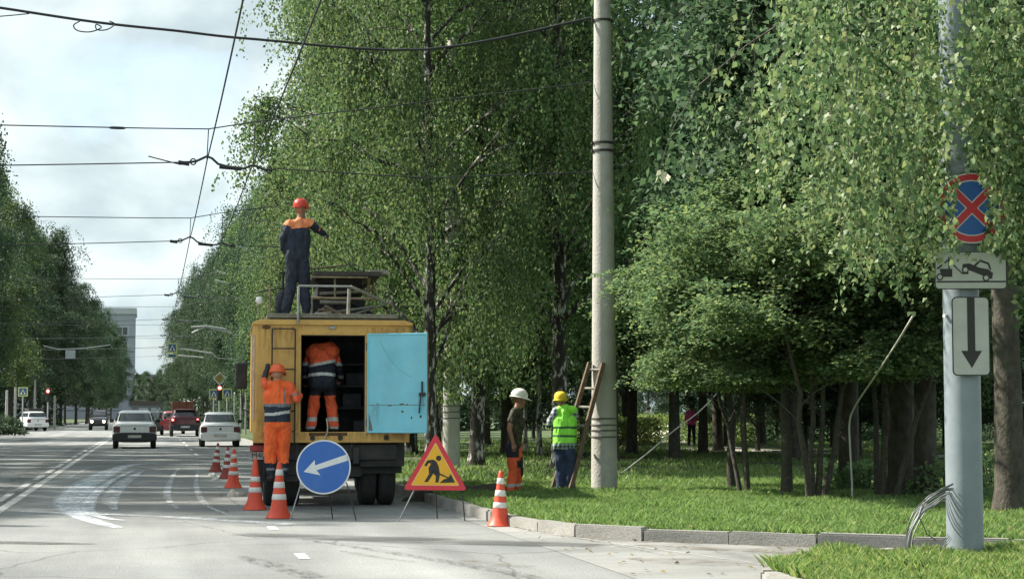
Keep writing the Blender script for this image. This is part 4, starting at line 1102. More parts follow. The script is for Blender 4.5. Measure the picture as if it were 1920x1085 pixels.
# ------------------------------------------------------------------ portable signs
M_sblue = mat('sign_blue', (0.02,0.115,0.42), 0.4, var=0.06, dirt=(0.08,0.18,0.42), dirt_amt=0.4)
M_swhite = mat('sign_white', (0.68,0.70,0.70), 0.4, var=0.05, dirt=(0.45,0.45,0.43), dirt_amt=0.5, dscale=6)
M_sred = mat('sign_red', (0.62,0.03,0.045), 0.4, var=0.06)
M_syel = mat('sign_yellow', (0.80,0.42,0.012), 0.4, var=0.06, dirt=(0.6,0.36,0.05), dirt_amt=0.4)
M_sbk = mat('sign_black', (0.018,0.018,0.015), 0.5, var=0.1)
M_sback = mat('sign_back', (0.3,0.31,0.31), 0.5, metal=.5)
def disc(r, n=48, c=(0,0)): return [(c[0]+r*math.cos(2*math.pi*i/n), c[1]+r*math.sin(2*math.pi*i/n)) for i in range(n)]
SS = 140.0
sp = gp(606, VPY + CAMZ*SS)
S = thing('arrow_sign', 'round blue sign with white arrow pointing left on a wire stand', 'road sign', (sp.x, sp.y, 0), R(-8))
def sg(px, py): return ((px-606)/SS, CAMZ+(VPY-py)/SS)
tilt = bpy.data.objects.new('sign_face', None); COL.objects.link(tilt); tilt.parent = S; tilt.location = (0,-.02,.72); tilt.rotation_euler = (R(-7),0,0)
cz = sg(605,875)[1]; tilt.location.z = cz
MB().prism(disc(.365), 0, .012).build('plate', M_sback, tilt, fix=True)
MB().prism(disc(.365), -.002, 0).build('white_rim', M_swhite, tilt, fix=True)
MB().prism(disc(.345), -.004, -.002).build('blue_disc', M_sblue, tilt, fix=True)
tip = Vector(((568-605)/SS, (875-884)/SS)); tail = Vector(((649-605)/SS, (875-857)/SS))
d = (tail-tip).normalized(); n_ = Vector((-d.y, d.x)); hd = tip+d*.19
shaft = [hd+n_*.034-d*.02, hd+n_*.105, tip, hd-n_*.115+d*.01, hd-n_*.034-d*.02, tail-n_*.045, tail+n_*.04]
shaft = [tuple(q) for q in shaft]
MB().prism(shaft, -.006, -.004).build('white_arrow', M_swhite, tilt, fix=True)
mb = MB()
for (a, b, r_) in ((( -.30,.03,sg(566,905)[1]),(sg(544,0)[0],-.05,0),.008),((.31,.03,sg(650,905)[1]),(sg(668,0)[0],-.05,0),.008),((.06,.03,.5),(.11,.42,0),.008),((-.3,.03,sg(0,905)[1]),(.31,.03,sg(0,905)[1]),.007),((0.02,.03,1.03),(.06,.03,.5),.007)):
    MB().tube([a,b], r_, 8).build('stand_leg', M_black if b[0] > 0 else M_steel, S)
sp = gp(815, VPY + CAMZ*SS)
S2 = thing('roadworks_sign', 'red bordered yellow triangle sign of a digging man on a stand', 'road sign', (sp.x, sp.y, 0), R(-12))
def sg2(px, py): return ((px-815)/SS, CAMZ+(VPY-py)/SS)
def rtri(pts, r, n=6):
    out = []; pts = [Vector(p) for p in pts]
    for i in range(3):
        p, a, b = pts[i], pts[i-1], pts[(i+1)%3]
        da, db = (a-p).normalized(), (b-p).normalized()
        bis = (da+db).normalized(); half = da.angle(db)/2
        c = p + bis*(r/math.sin(half))
        s0 = math.atan2(*reversed(tuple((p+da*(r/math.tan(half)))-c))); s1 = math.atan2(*reversed(tuple((p+db*(r/math.tan(half)))-c)))
        dlt = (s1-s0+math.pi) % (2*math.pi) - math.pi
        out += [(c.x+r*math.cos(s0+dlt*k/n), c.y+r*math.sin(s0+dlt*k/n)) for k in range(n+1)]
    return out
f2 = bpy.data.objects.new('sign_face', None); COL.objects.link(f2); f2.parent = S2; f2.rotation_euler = (R(-5),0,0); f2.location = (0,0,sg2(0,917)[1])
zb_ = sg2(0,917)[1]
def s2(px, py): q = sg2(px, py); return (q[0], q[1]-zb_)
A = [s2(816,811), s2(755,918), s2(876,919)]
cen = Vector(((A[0][0]+A[1][0]+A[2][0])/3, (A[0][1]+A[1][1]+A[2][1])/3))
def shrink(f): return [tuple(cen+(Vector(p)-cen)*f) for p in A]
MB().prism(rtri(A,.03), 0, .012).build('plate', M_sback, f2, fix=True)
MB().prism(rtri(A,.03), -.002, 0).build('red_border', M_sred, f2, fix=True)
MB().prism(rtri(shrink(.755),.01), -.003, -.002).build('thin_rim', mat('sign_pale_rim',(0.75,0.5,0.18),.4), f2, fix=True)
MB().prism(rtri(shrink(.715),.01), -.0045, -.003).build('yellow_field', M_syel, f2, fix=True)
def sym(poly): MB().prism([s2(*p) for p in poly], -.0065, -.0045).build('pictogram', M_sbk, f2, fix=True)
c0 = s2(822,858.5); MB().prism(disc(.036,20,c0), -.0065, -.0045).build('pictogram', M_sbk, f2, fix=True)
sym([(804,862),(812,861),(818,865),(822,874),(824,884),(818,887),(812,880),(806,879),(803,877),(808,868),(803,868),(799,874),(795,872),(800,863)])
sym([(803,877),(812,880),(811,889),(802,903),(795,903),(804,888)])
sym([(812,879),(818,884),(824,884),(824,893),(822,904),(816,904),(817,892),(808,884)])
sym([(823,886),(842,895),(841,897),(822,889)])
sym([(824,905),(832,898),(840,896),(845,888),(853,904)])
for (a, b) in (((-.27,.02,zb_+.01),(sg2(748,0)[0],-.06,0)),((.36,.02,zb_+.01),(sg2(872,0)[0],-.06,0)),((0.0,.02,zb_+.3),(sg2(817,0)[0],.4,0)),((-.27,.02,zb_+.01),(.36,.02,zb_+.01))):
    MB().tube([a,b], .008, 8).build('stand_leg', M_steel if a[0] < 0 else M_black, S2)
# ------------------------------------------------------------------ people
M_skin = mat('skin', (0.42,0.23,0.15), 0.55, var=0.1, scale=20)
M_skin_t = mat('skin_tanned', (0.30,0.15,0.095), 0.55, var=0.1, scale=20)
M_orange = mat('workwear_orange', (0.88,0.135,0.022), 0.75, var=0.10, scale=9, bump=0.8, bscale=9, sheen=.2)
M_orange2 = mat('workwear_orange_faded', (0.80,0.125,0.045), 0.8, var=0.12, scale=9, bump=0.8, bscale=9)
M_peach = mat('workwear_orange_pale', (0.85,0.28,0.12), 0.8, var=0.1, scale=9, bump=0.3, bscale=12)
M_navy = mat('workwear_navy', (0.020,0.027,0.046), 0.85, var=0.25, scale=7, bump=0.8, bscale=9)
M_navy2 = mat('workwear_dark_navy', (0.013,0.017,0.03), 0.85, var=0.25, scale=7, bump=0.8, bscale=9)
M_refl = mat('reflective_tape', (0.52,0.52,0.50), 0.45, var=0.08)
M_refl_d = mat('reflective_tape_grey', (0.16,0.17,0.18), 0.5, var=0.1)
M_boot = mat('boot_leather', (0.018,0.017,0.017), 0.6, var=0.3)
M_vest = mat('vest_lime', (0.30,0.86,0.07), 0.7, var=0.06, scale=8, bump=0.3, bscale=9)
M_vestband = mat('vest_band_green', (0.03,0.11,0.035), 0.6, var=0.1)
M_jean = mat('denim', (0.03,0.048,0.095), 0.9, var=0.25, scale=7, bump=0.4, bscale=14)
M_hatred = mat('helmet_red', (0.62,0.06,0.035), 0.4, var=0.08)
M_hator = mat('helmet_orange', (0.80,0.13,0.04), 0.4, var=0.06)
M_hatwh = mat('helmet_white', (0.72,0.71,0.64), 0.4, var=0.05)
M_cap = mat('cap_yellow', (0.70,0.52,0.03), 0.8, var=0.2, scale=12)
M_hair = mat('hair_dark', (0.025,0.018,0.014), 0.7, var=0.3)
M_glove = mat('glove_dark', (0.03,0.03,0.033), 0.8, var=0.3)
M_pink = mat('jacket_pink', (0.70,0.09,0.30), 0.7, var=0.1, bump=.2)
def camo(name, cols, sc_):
    m, t, b = nodes_of(name); lk = t.links.new
    tcn = t.nodes.new('ShaderNodeTexCoord'); n = t.nodes.new('ShaderNodeTexNoise'); n.inputs['Scale'].default_value = sc_; n.inputs['Detail'].default_value = 3
    lk(tcn.outputs['Object'], n.inputs['Vector'])
    rp = t.nodes.new('ShaderNodeValToRGB'); rp.color_ramp.interpolation = 'CONSTANT'
    for i, c in enumerate(cols):
        e = rp.color_ramp.elements[i] if i < 2 else rp.color_ramp.elements.new(.5)
        e.position = [0,.42,.5,.58][i]; e.color = (*c,1)
    lk(n.outputs['Fac'], rp.inputs['Fac']); lk(rp.outputs['Color'], b.inputs['Base Color']); b.inputs['Roughness'].default_value = .9
    return m
M_camo = camo('camouflage', [(0.02,0.022,0.014),(0.055,0.048,0.03),(0.035,0.04,0.02),(0.085,0.07,0.045)], 14)
def plaid(name, c1, c2, sc_):
    m, t, b = nodes_of(name); lk = t.links.new
    tcn = t.nodes.new('ShaderNodeTexCoord'); sp_ = t.nodes.new('ShaderNodeSeparateXYZ'); lk(tcn.outputs['Object'], sp_.inputs[0])
    outs = []
    for ax in ('X','Z'):
        w = t.nodes.new('ShaderNodeMath'); w.operation = 'MULTIPLY'; w.inputs[1].default_value = sc_; lk(sp_.outputs[ax], w.inputs[0])
        s_ = t.nodes.new('ShaderNodeMath'); s_.operation = 'SINE'; lk(w.outputs[0], s_.inputs[0])
        g_ = t.nodes.new('ShaderNodeMath'); g_.operation = 'GREATER_THAN'; g_.inputs[1].default_value = 0; lk(s_.outputs[0], g_.inputs[0]); outs.append(g_)
    a = t.nodes.new('ShaderNodeMath'); a.operation = 'ADD'; lk(outs[0].outputs[0], a.inputs[0]); lk(outs[1].outputs[0], a.inputs[1])
    h = t.nodes.new('ShaderNodeMath'); h.operation = 'MULTIPLY'; h.inputs[1].default_value = .5; lk(a.outputs[0], h.inputs[0])
    mx = t.nodes.new('ShaderNodeMix'); mx.data_type = 'RGBA'; mx.inputs['A'].default_value = (*c1,1); mx.inputs['B'].default_value = (*c2,1)
    lk(h.outputs[0], mx.inputs['Factor']); lk(mx.outputs['Result'], b.inputs['Base Color']); b.inputs['Roughness'].default_value = .9
    return m
M_plaid = plaid('plaid_shirt', (0.05,0.07,0.10), (0.46,0.48,0.50), 95)
M_plaid_g = plaid('plaid_shirt_tail', (0.03,0.07,0.06), (0.30,0.38,0.34), 95)

def capsule(mb, a, b, ra, rb, n=12):
    a, b = Vector(a), Vector(b); d = b-a
    if d.length < 1e-5: d = Vector((0,0,1e-4)); b = a+d
    dn = d.normalized(); pts, rs = [], []
    for k in (85, 60, 30): pts.append(a - dn*ra*math.sin(R(k))); rs.append(ra*math.cos(R(k)))
    pts.append(a); rs.append(ra); pts.append(b); rs.append(rb)
    for k in (30, 60, 85): pts.append(b + dn*rb*math.sin(R(k))); rs.append(rb*math.cos(R(k)))
    mb.tube(pts, rs, n)
def hand(segs, w, d, n, t, thumb_side, tagname='skin', curl=.5, s=1.0):
    """palm at wrist w, fingers along d, palm facing n; t = across the palm towards the thumb"""
    w, d, n, t = (Vector(v) for v in (w, d, n, t))
    d.normalize(); t = (t - d*t.dot(d)).normalized(); n = d.cross(t) if d.cross(t).dot(n) > 0 else -d.cross(t)
    for k in (-.022, 0, .022): segs.append((w+t*k*.8*s, w+d*.085*s+t*k*s, .016*s, .0155*s, tagname))
    for k, L_ in ((.030,.072),(.010,.080),(-.010,.074),(-.029,.058)):
        b0 = w+d*.085*s+t*k*s; b1 = b0+(d*math.cos(curl)+n*math.sin(curl))*L_*.5*s; b2 = b1+(d*math.cos(curl*2.4)+n*math.sin(curl*2.4))*L_*.55*s
        segs.append((b0,b1,.0095*s,.009*s,tagname)); segs.append((b1,b2,.009*s,.0075*s,tagname))
    q0 = w+d*.03*s+t*.026*s; q1 = q0+(t*.75+d*.6+n*.25).normalized()*.042*s; q2 = q1+(d*.9+t*.1+n*.4).normalized()*.032*s
    segs.append((q0,q1,.013*s,.0105*s,tagname)); segs.append((q1,q2,.0105*s,.0085*s,tagname))
def head(segs, c, f, tagname='skin'):
    """skull centred at c, face towards f"""
    c, f = Vector(c), Vector(f).normalized(); r = Vector((f.y,-f.x,0)).normalized()
    u = r.cross(f).normalized()
    segs.append((c-f*.022+u*.018, c+f*.022+u*.022, .088, .082, tagname))
    segs.append((c+f*.03-u*.02, c+f*.045-u*.085, .06, .042, tagname))
    segs.append((c-u*.085+f*.075, c-u*.092+f*.082, .02, .018, tagname))
    segs.append((c+f*.093+u*.008, c+f*.112-u*.028, .011, .015, tagname))
    segs.append((c+f*.088-u*.052-r*.016, c+f*.088-u*.052+r*.016, .011, .011, tagname))
    segs.append((c+f*.082+u*.03-r*.032, c+f*.082+u*.03+r*.032, .013, .013, tagname))
    for s in (-1,1): segs.append((c+r*s*.086-u*.01, c+r*s*.092-u*.028-f*.004, .017, .012, tagname))
    return c, f, r, u
def grow_body(segs, paint, vox=.0105, folds=.006, seed=0):
    """one continuous skin over all the limbs; every face is painted by the limb it lies nearest to"""
    mb = MB()
    for a, b, ra, rb, tg in segs: capsule(mb, a, b, ra, rb)
    me = mb.mesh('body_tmp'); o = bpy.data.objects.new('body_tmp', me); COL.objects.link(o)
    md = o.modifiers.new('r', 'REMESH'); md.mode = 'VOXEL'; md.voxel_size = vox
    ms = o.modifiers.new('s', 'SMOOTH'); ms.factor = .5; ms.iterations = 3
    dg = bpy.context.evaluated_depsgraph_get()
    out = bpy.data.meshes.new_from_object(o.evaluated_get(dg)); bpy.data.objects.remove(o); out.name = 'body'
    n = len(out.vertices); co = np.zeros(n*3); out.vertices.foreach_get('co', co); co = co.reshape(-1,3)
    A = np.array([list(s[0]) for s in segs]); B = np.array([list(s[1]) for s in segs]); RA = np.array([s[2] for s in segs]); RB = np.array([s[3] for s in segs])
    def near(Q):
        best = np.full(len(Q), 9e9); bi = np.zeros(len(Q), int); bt = np.zeros(len(Q))
        for i in range(len(segs)):
            d = B[i]-A[i]; L2 = max(d@d, 1e-9); t_ = np.clip(((Q-A[i])@d)/L2, 0, 1)
            dist = np.linalg.norm(Q-A[i]-t_[:,None]*d, axis=1) - (RA[i]+(RB[i]-RA[i])*t_)
            k = dist < best; best[k] = dist[k]; bi[k] = i; bt[k] = t_[k]
        return bi, bt
    bi, bt = near(co)
    cloth = np.array([not segs[i][4].startswith(('skin','glove')) for i in range(len(segs))])[bi]
    nr = np.zeros(n*3); out.vertices.foreach_get('normal', nr); nr = nr.reshape(-1,3)
    disp = np.array([mnoise.noise(Vector((x*11+seed, y*11, z*7+math.sin(x*9)*.6))) + .5*mnoise.noise(Vector((x*26, y*26+seed, z*15))) for x, y, z in co])
    co2 = co + nr*(disp*folds*1.6*cloth)[:,None]
    out.vertices.foreach_set('co', co2.ravel())
    npoly = len(out.polygons); ce = np.zeros(npoly*3); out.polygons.foreach_get('center', ce); ce = ce.reshape(-1,3)
    bi, bt = near(ce)
    mats, idx = [], np.zeros(npoly, int)
    for k in range(npoly):
        mt = paint(segs[bi[k]][4], bt[k], ce[k])
        if mt not in mats: mats.append(mt)
        idx[k] = mats.index(mt)
    out.materials.clear()
    for m_ in mats: out.materials.append(m_)
    out.polygons.foreach_set('material_index', idx.astype(np.int32))
    out.polygons.foreach_set('use_smooth', [True]*npoly)
    out.update()
    return out
def hard_hat(parent, c, f, m, tilt=0.0, s=1.0, cap=False, back=False):
    c, f = Vector(c), Vector(f).normalized()
    e = bpy.data.objects.new('cap' if cap else 'hard_hat', None); COL.objects.link(e); e.parent = parent
    e.location = c; e.rotation_euler = (tilt, 0, math.atan2(-f.x, f.y))
    # local: +y forward
    prof = [(.120,.0),(.124,.012),(.123,.03),(.118,.06),(.104,.095),(.078,.122),(.045,.138),(.001,.143)] if not cap else [(.103,-.055),(.107,-.03),(.108,.0),(.106,.035),(.094,.075),(.066,.100),(.03,.112),(.001,.114)]
    mb = MB().lathe([(r*s, z*s) for r, z in prof], 28)
    mb.v = [(x, y*1.16, z) for x, y, z in mb.v]
    mb.build('shell', m, e, smooth=60)
    br = MB()
    vs_, fs_ = [], []
    n = 28
    for i in range(n):
        a = 2*math.pi*i/n; fwd = max(0, math.sin(a)) if not back else max(0, -math.sin(a))
        w = (.020+.050*fwd**1.5) if not cap else (.001+.075*fwd**2)
        for r_, z_ in ((.116,.008),(.120+w,-.004-.02*fwd),(.120+w,-.010-.02*fwd),(.112,-.002)):
            vs_.append((r_*s*math.cos(a), r_*s*math.sin(a)*1.16, z_*s-(.03 if cap else 0)))
    for i in range(n):
        for j in range(4): fs_.append((i*4+j, i*4+(j+1)%4, ((i+1)%n)*4+(j+1)%4, ((i+1)%n)*4+j))
    br.add(vs_, fs_).build('brim', m, e, smooth=50)
    if not cap:
        rg = MB()
        for x in (-.022,.022): rg.tube([(x*s, math.cos(a)*.140*s, math.sin(a)*.136*s+.006) for a in np.linspace(.25, math.pi-.25, 12)], .007*s, 6)
        rg.build('crown_ridge', m, e, smooth=60)
    return e
def torso(segs, hip, chest, shL, shR, tg, rh=.125, rc=.13, belly=.12):
    hip, chest, shL, shR = (Vector(v) for v in (hip, chest, shL, shR))
    ax = (shR-shL).normalized(); w = (shR-shL).length
    for k in (-1, 1):
        segs.append((hip+ax*k*.065, chest+ax*k*.075, rh*.95, rc*.92, tg))
    segs.append((hip, chest, rh, rc, tg))
    segs.append((shL+(shR-shL)*.14, shR+(shL-shR)*.14, .072, .072, tg+'_top'))
    segs.append((chest, (shL+shR)/2, rc*.9, .095, tg+'_top'))
def person(label, loc, rz, segs, paint, seed, vox=.0105, folds=.006):
    e = thing('person', label, 'person', loc, rz)
    me = grow_body([(Vector(a), Vector(b), ra, rb, t_) for a, b, ra, rb, t_ in segs], paint, vox, folds, seed)
    obj('body', me, None, e)
    return e
def foot(segs, ank, d, tg='boot', s=1.0):
    a = Vector(ank); d = Vector(d).normalized()
    segs.append((a, a-Vector((0,0,.045)), .05*s, .048*s, tg)); segs.append((a-Vector((0,0,.055))-d*.03, a-Vector((0,0,.065))+d*.15*s, .046*s, .036*s, tg))

# --- man standing on the truck roof: seen from behind, right arm out
def px_local(px, py, Y, org):          # photo pixel at depth Y -> offset from a person's feet
    q = atY(px, py, Y); return Vector((q.x-org[0], Y-org[1], q.z-org[2]))
fz = T.matrix_world
bpy.context.view_layer.update()
def truck_pt(x, y, z): return T.matrix_world @ Vector((x, y, z))
q = atY(556, 590, base_p.y+.75)
org = (q.x, q.y, ZD+.005); Yq = q.y
def L1(px, py, dy=0.0):
    v = px_local(px, py, Yq+dy, org); return v
zoff = L1(556,588).z
def L1f(px, py, dy=0.0):
    v = L1(px, py, dy); v.z = v.z - zoff; return v
sg_ = []
hipc = L1f(557,476); chest = L1f(559,436,.03); shL = L1f(541,417,.0); shR = L1f(581,414,.06)
torso(sg_, hipc, chest, shL, shR, 'jac', .132, .142)
hL, hR = L1f(549,484), L1f(567,484,.02); kL, kR = L1f(545,536,.04), L1f(571,536,.05); aL, aR = L1f(537,577,-.02), L1f(574,580,.03)
aL.z = .10; aR.z = .10
for h, k, a in ((hL,kL,aL),(hR,kR,aR)):
    sg_.append((h,k,.112,.088,'leg')); sg_.append((k,a,.088,.074,'shin'))
foot(sg_, aL, (-.25,1,0)); foot(sg_, aR, (.3,1,0))
eL, wL = L1f(531,441,-.04), L1f(531,462,.04)
sg_ += [(shL,eL,.074,.062,'slv'),(eL,wL,.06,.046,'slv')]
hand(sg_, wL, (.2,.5,-1), (1,0,0), (0,1,.3), 1, 'glove', .6)
eR, wR = L1f(592,424,.10), L1f(607,434,.28)
sg_ += [(shR,eR,.074,.062,'slv'),(eR,wR,.06,.048,'slv')]
hand(sg_, wR, (.7,.6,-.2), (0,0,-1), (-.4,.7,.3), 1, 'glove', .8)
hc = L1f(564,389,.09); hc.z += .0
sg_.append(((shL+shR)/2+Vector((.01,.02,.0)), hc-Vector((0,0,.06)), .062, .055, 'skin'))
hf = Vector((.55,.8,0)); head(sg_, hc, hf)
def paint1(tg, t, c):
    if tg == 'skin': return M_skin_t
    if tg == 'glove': return M_glove
    if tg == 'boot': return M_boot
    if tg in ('jac_top','jac') and c[2] > shL.z-.075+(c[0]-shL.x)*.12: return M_peach
    if tg == 'slv' and t < .18 and c[2] > shL.z-.08: return M_peach
    return M_navy
P1 = person('worker in navy overalls and red helmet standing on the truck roof', org, 0, sg_, paint1, 1, folds=.011)
hard_hat(P1, hc+Vector((0,0,.045)), hf, M_hatred, 0.05, .94)
pq = atY(531,545,Yq+.3)
bg_ = MB(); bg_.lathe([(.001,0),(.09,.01),(.12,.12),(.12,.3),(.07,.4),(.03,.42),(.001,.42)], 14)
o = bg_.build('tool_bag', M_navy2, None, (pq.x, pq.y, ZD+.002), smooth=50); tag(o, 'dark tool bag on the truck roof beside the standing worker', 'bag')

# --- man at the rear ladder: back to us, left hand up by his head, right arm bent
q = truck_pt(tx(522), -.22, .44); org2 = (q.x, q.y-.1, .435); Y2 = org2[1]
def L2(px, py, dy=0.0): return px_local(px, py, Y2+dy, org2)
sg_ = []
hip = L2(521,792,-.02); ch = L2(519,742,.02); shL = L2(499,722,.02); shR = L2(543,722,.02)
torso(sg_, hip, ch, shL, shR, 'vest', .135, .14)
hL, hR = L2(509,800), L2(534,800); kL, kR = L2(506,850,.03), L2(531,850,.05); aL, aR = L2(509,893,-.02), L2(531,892,-.02)
aL.z = aR.z = .10
for h, k, a in ((hL,kL,aL),(hR,kR,aR)):
    sg_.append((h,k,.112,.092,'leg')); sg_.append((k,a,.092,.066,'shin'))
foot(sg_, aL, (-.1,1,0)); foot(sg_, aR, (.15,1,0))
eL, wL = L2(495,712,.14), L2(500,694,.18)
sg_ += [(shL,eL,.066,.054,'slv'),(eL,wL,.052,.042,'glove')]
hand(sg_, wL, (.25,.3,1), (0,1,0), (1,0,0), 1, 'glove', .7)
eR, wR = L2(556,748,-.02), L2(562,742,.14)
sg_ += [(shR,eR,.066,.056,'slv'),(eR,wR,.055,.046,'slv')]
hand(sg_, wR, (.1,1,.3), (-1,0,0), (0,0,1), 1, 'skin', .7)
hc = L2(520,702,.05)
sg_.append(((shL+shR)/2, hc-Vector((0,0,.05)), .066, .058, 'skin'))
hf = Vector((.12,1,0)); head(sg_, hc, hf)
def paint2(tg, t, c):
    if tg == 'skin': return M_skin
    if tg == 'glove': return M_glove
    if tg == 'boot': return M_boot
    z = c[2]
    if tg in ('vest','vest_top'):
        if z > L2(0,756).z:
            if abs(c[0]-L2(539,0).x) < .013 and z < L2(0,724).z: return M_refl_d
            return M_orange
        if z > L2(0,762).z: return M_refl_d
        if z < L2(0,791).z: return M_orange
        zz = L2(0,774).z + .02*math.sin(c[0]*9)
        if abs(z-zz) < .022: return M_refl
        return M_navy
    if tg == 'slv':
        return M_refl_d if abs(t-.7) < .07 and c[0] > 0 else M_orange2
    if tg in ('leg','shin'):
        if z < L2(0,871).z:
            if abs(z-L2(0,882).z) < .02: return M_refl_d
            return M_navy2
        return M_orange
    return M_orange
P2 = person('worker in orange vest and trousers on the ladder at the truck rear', org2, 0, sg_, paint2, 2, folds=.013)
hard_hat(P2, hc+Vector((0,-.005,.03)), hf, M_hator, -.15, .96)

# --- man bent over inside the truck
q = truck_pt(tx(604), .45, ZF); org3 = (q.x, q.y, ZF-.004); Y3 = org3[1]
def L3(px, py, dy=0.0): return px_local(px, py, Y3+dy, org3)
sg_ = []
zb3 = L3(604,806).z
def L3f(px, py, dy=0.0):
    v = L3(px, py, dy); v.z -= zb3; return v
hip = L3f(604,712,-.10); ch = L3f(604,672,.10); shL = L3f(580,658,.22); shR = L3f(627,655,.22)
torso(sg_, hip, ch, shL, shR, 'jac', .15, .15)
sg_.append((L3f(590,658,.14), L3f(619,655,.14), .15, .15, 'jac_top')); sg_.append((L3f(604,660,.1), L3f(604,655,.3), .14, .12, 'jac_top')); sg_.append((L3f(592,655,.2), L3f(617,653,.2), .125, .125, 'jac_top'))
sg_.append((L3f(592,718,-.05), L3f(616,718,-.05), .115, .115, 'jac'))
hL, hR = L3f(592,725), L3f(618,725); kL, kR = L3f(587,765,.06), L3f(622,765,.06); aL, aR = L3f(583,800,0), L3f(626,800,0)
aL.z = aR.z = .09
for h, k, a in ((hL,kL,aL),(hR,kR,aR)):
    sg_.append((h,k,.10,.086,'leg')); sg_.append((k,a,.086,.082,'shin'))
foot(sg_, aL, (-.1,1,0)); foot(sg_, aR, (.1,1,0))
eL, wL = L3f(574,694,.22), L3f(572,712,.42)
eR, wR = L3f(637,690,.22), L3f(638,706,.42)
for s_, e__, w_ in ((shL,eL,wL),(shR,eR,wR)): sg_ += [(s_,e__,.072,.062,'slv'),(e__,w_,.06,.048,'slv')]
hand(sg_, wL, (.1,.9,-.3), (0,0,-1), (1,0,0), 1, 'skin', .5); hand(sg_, wR, (-.1,.9,-.3), (0,0,-1), (-1,0,0), 1, 'skin', .5)
hc = L3f(604,672,.46)
sg_.append(((shL+shR)/2, hc-Vector((0,.05,.0)), .066, .06, 'skin')); hf = Vector((0,.8,-.6)); head(sg_, hc, hf)
def paint3(tg, t, c):
    if tg == 'skin': return M_skin
    if tg == 'boot': return M_boot
    z = c[2]
    if tg in ('jac','jac_top'):
        zb1 = L3f(0,672).z+.05*(c[0]/.25)-.02; zb2 = L3f(0,699).z+.03*math.cos(c[0]*6)
        if z > zb1+.022: return M_orange2
        if z > zb1-.022: return M_refl
        if abs(z-zb2) < .024: return M_refl
        return M_navy2
    if tg == 'slv':
        z1 = L3f(0,672).z
        if z > z1-.0: return M_orange2
        if z > z1-.05: return M_refl
        if abs(z-L3f(0,700).z) < .024: return M_refl
        return M_navy2
    if tg in ('leg','shin'):
        if z > L3f(0,737).z: return M_navy2
        if abs(z-L3f(0,783).z) < .032 or z < L3f(0,797).z: return M_refl
        return M_orange2
    return M_navy2
P3 = person('worker in orange and navy bending over inside the truck doorway', org3, 0, sg_, paint3, 3, folds=.013)

# --- man in the white helmet, side on, looking right
q = gp(965, 925, .11); org4 = (q.x, q.y, .105); Y4 = org4[1]
def L4(px, py, dy=0.0): return px_local(px, py, Y4+dy, org4)
sg_ = []
hip = L4(964,832); ch = L4(968,792); shN = L4(964,772,-.15); shF = L4(972,772,.15)
torso(sg_, hip, ch, shN, shF, 'tee', .115, .12)
sg_.append((L4(967,810), L4(972,790), .125, .115, 'tee'))
for dy, (hx,hy),(kx,ky),(ax_,ay) in ((-.10,(960,838),(963,880),(958,915)),(.09,(966,838),(972,880),(968,915))):
    h, k, a = L4(hx,hy,dy), L4(kx,ky,dy), L4(ax_,ay,dy); a.z = .10
    sg_ += [(h,k,.108,.088,'leg'),(k,a,.086,.072,'shin')]; foot(sg_, a, (1,-.15,0))
eN, wN = L4(955,805,-.22), L4(962,830,-.24)
sg_ += [(shN,L4(958,790,-.2),.066,.06,'tee'),(L4(958,790,-.2),eN,.05,.044,'skin'),(eN,wN,.043,.03,'skin')]
hand(sg_, wN, (.1,-.05,-1), (.3,1,0), (1,.2,0), 1, 'skin', .45)
eF, wF = L4(966,806,.22), L4(976,828,.2)
sg_ += [(shF,L4(968,790,.2),.066,.06,'tee'),(L4(968,790,.2),eF,.05,.044,'skin'),(eF,wF,.043,.03,'skin')]
hand(sg_, wF, (.2,.05,-1), (0,-1,0), (1,.2,0), 1, 'skin', .45)
hc = L4(974,749)
sg_.append((L4(968,772), hc-Vector((.01,0,.05)), .062, .056, 'skin')); hf = Vector((.97,-.1,-.22)); head(sg_, hc, hf)
def paint4(tg, t, c):
    if tg == 'skin': return M_skin_t
    if tg == 'boot': return M_boot
    if tg in ('tee','tee_top'):
        return M_navy2 if c[2] < L4(0,838).z else M_camo
    z = c[2]
    if z > L4(0,862).z: return M_navy2 if c[0] < L4(972,0).x else M_orange2
    if L4(0,868).z > z > L4(0,880).z-.02 and c[0] > L4(965,0).x: return M_navy2
    if abs(z-L4(0,917).z) < .025: return M_refl
    if c[0] > L4(976,0).x and z > L4(0,900).z: return M_navy2
    return M_orange2
P4 = person('worker in white helmet, camouflage shirt and orange trousers on the lawn', org4, 0, sg_, paint4, 4, folds=.011)
hard_hat(P4, hc+Vector((-.005,0,.045)), Vector((1,-.1,0)), M_hatwh, -.16, 1.0)

# --- man in the lime vest, back to us, half turned to the left
q = gp(1057, 924, .11); org5 = (q.x, q.y, .105); Y5 = org5[1]
def L5(px, py, dy=0.0): return px_local(px, py, Y5+dy, org5)
sg_ = []
hip = L5(1059,836); ch = L5(1059,792,.02); shL = L5(1043,768,.04); shR = L5(1076,767,-.02)
torso(sg_, hip, ch, shL, shR, 'vest', .14, .14)
for (hx,hy),(kx,ky),(ax_,ay),dy in (((1050,842),(1052,882),(1051,914),.05),((1067,842),(1070,882),(1069,914),-.03)):
    h, k, a = L5(hx,hy,dy), L5(kx,ky,dy), L5(ax_,ay,dy); a.z = .10
    sg_ += [(h,k,.115,.092,'leg'),(k,a,.09,.076,'shin')]; foot(sg_, a, (-.2,1,0))
eL, wL = L5(1031,793,.10), L5(1040,800,.32)
sg_ += [(shL,eL,.064,.055,'slv'),(eL,wL,.052,.04,'slv')]
hand(sg_, wL, (.6,.8,.1), (0,-.3,-1), (0,.3,1), 1, 'skin', .6)
eR, wR = L5(1081,798,.12), L5(1072,806,.34)
sg_ += [(shR,eR,.064,.055,'slv'),(eR,wR,.052,.04,'slv')]
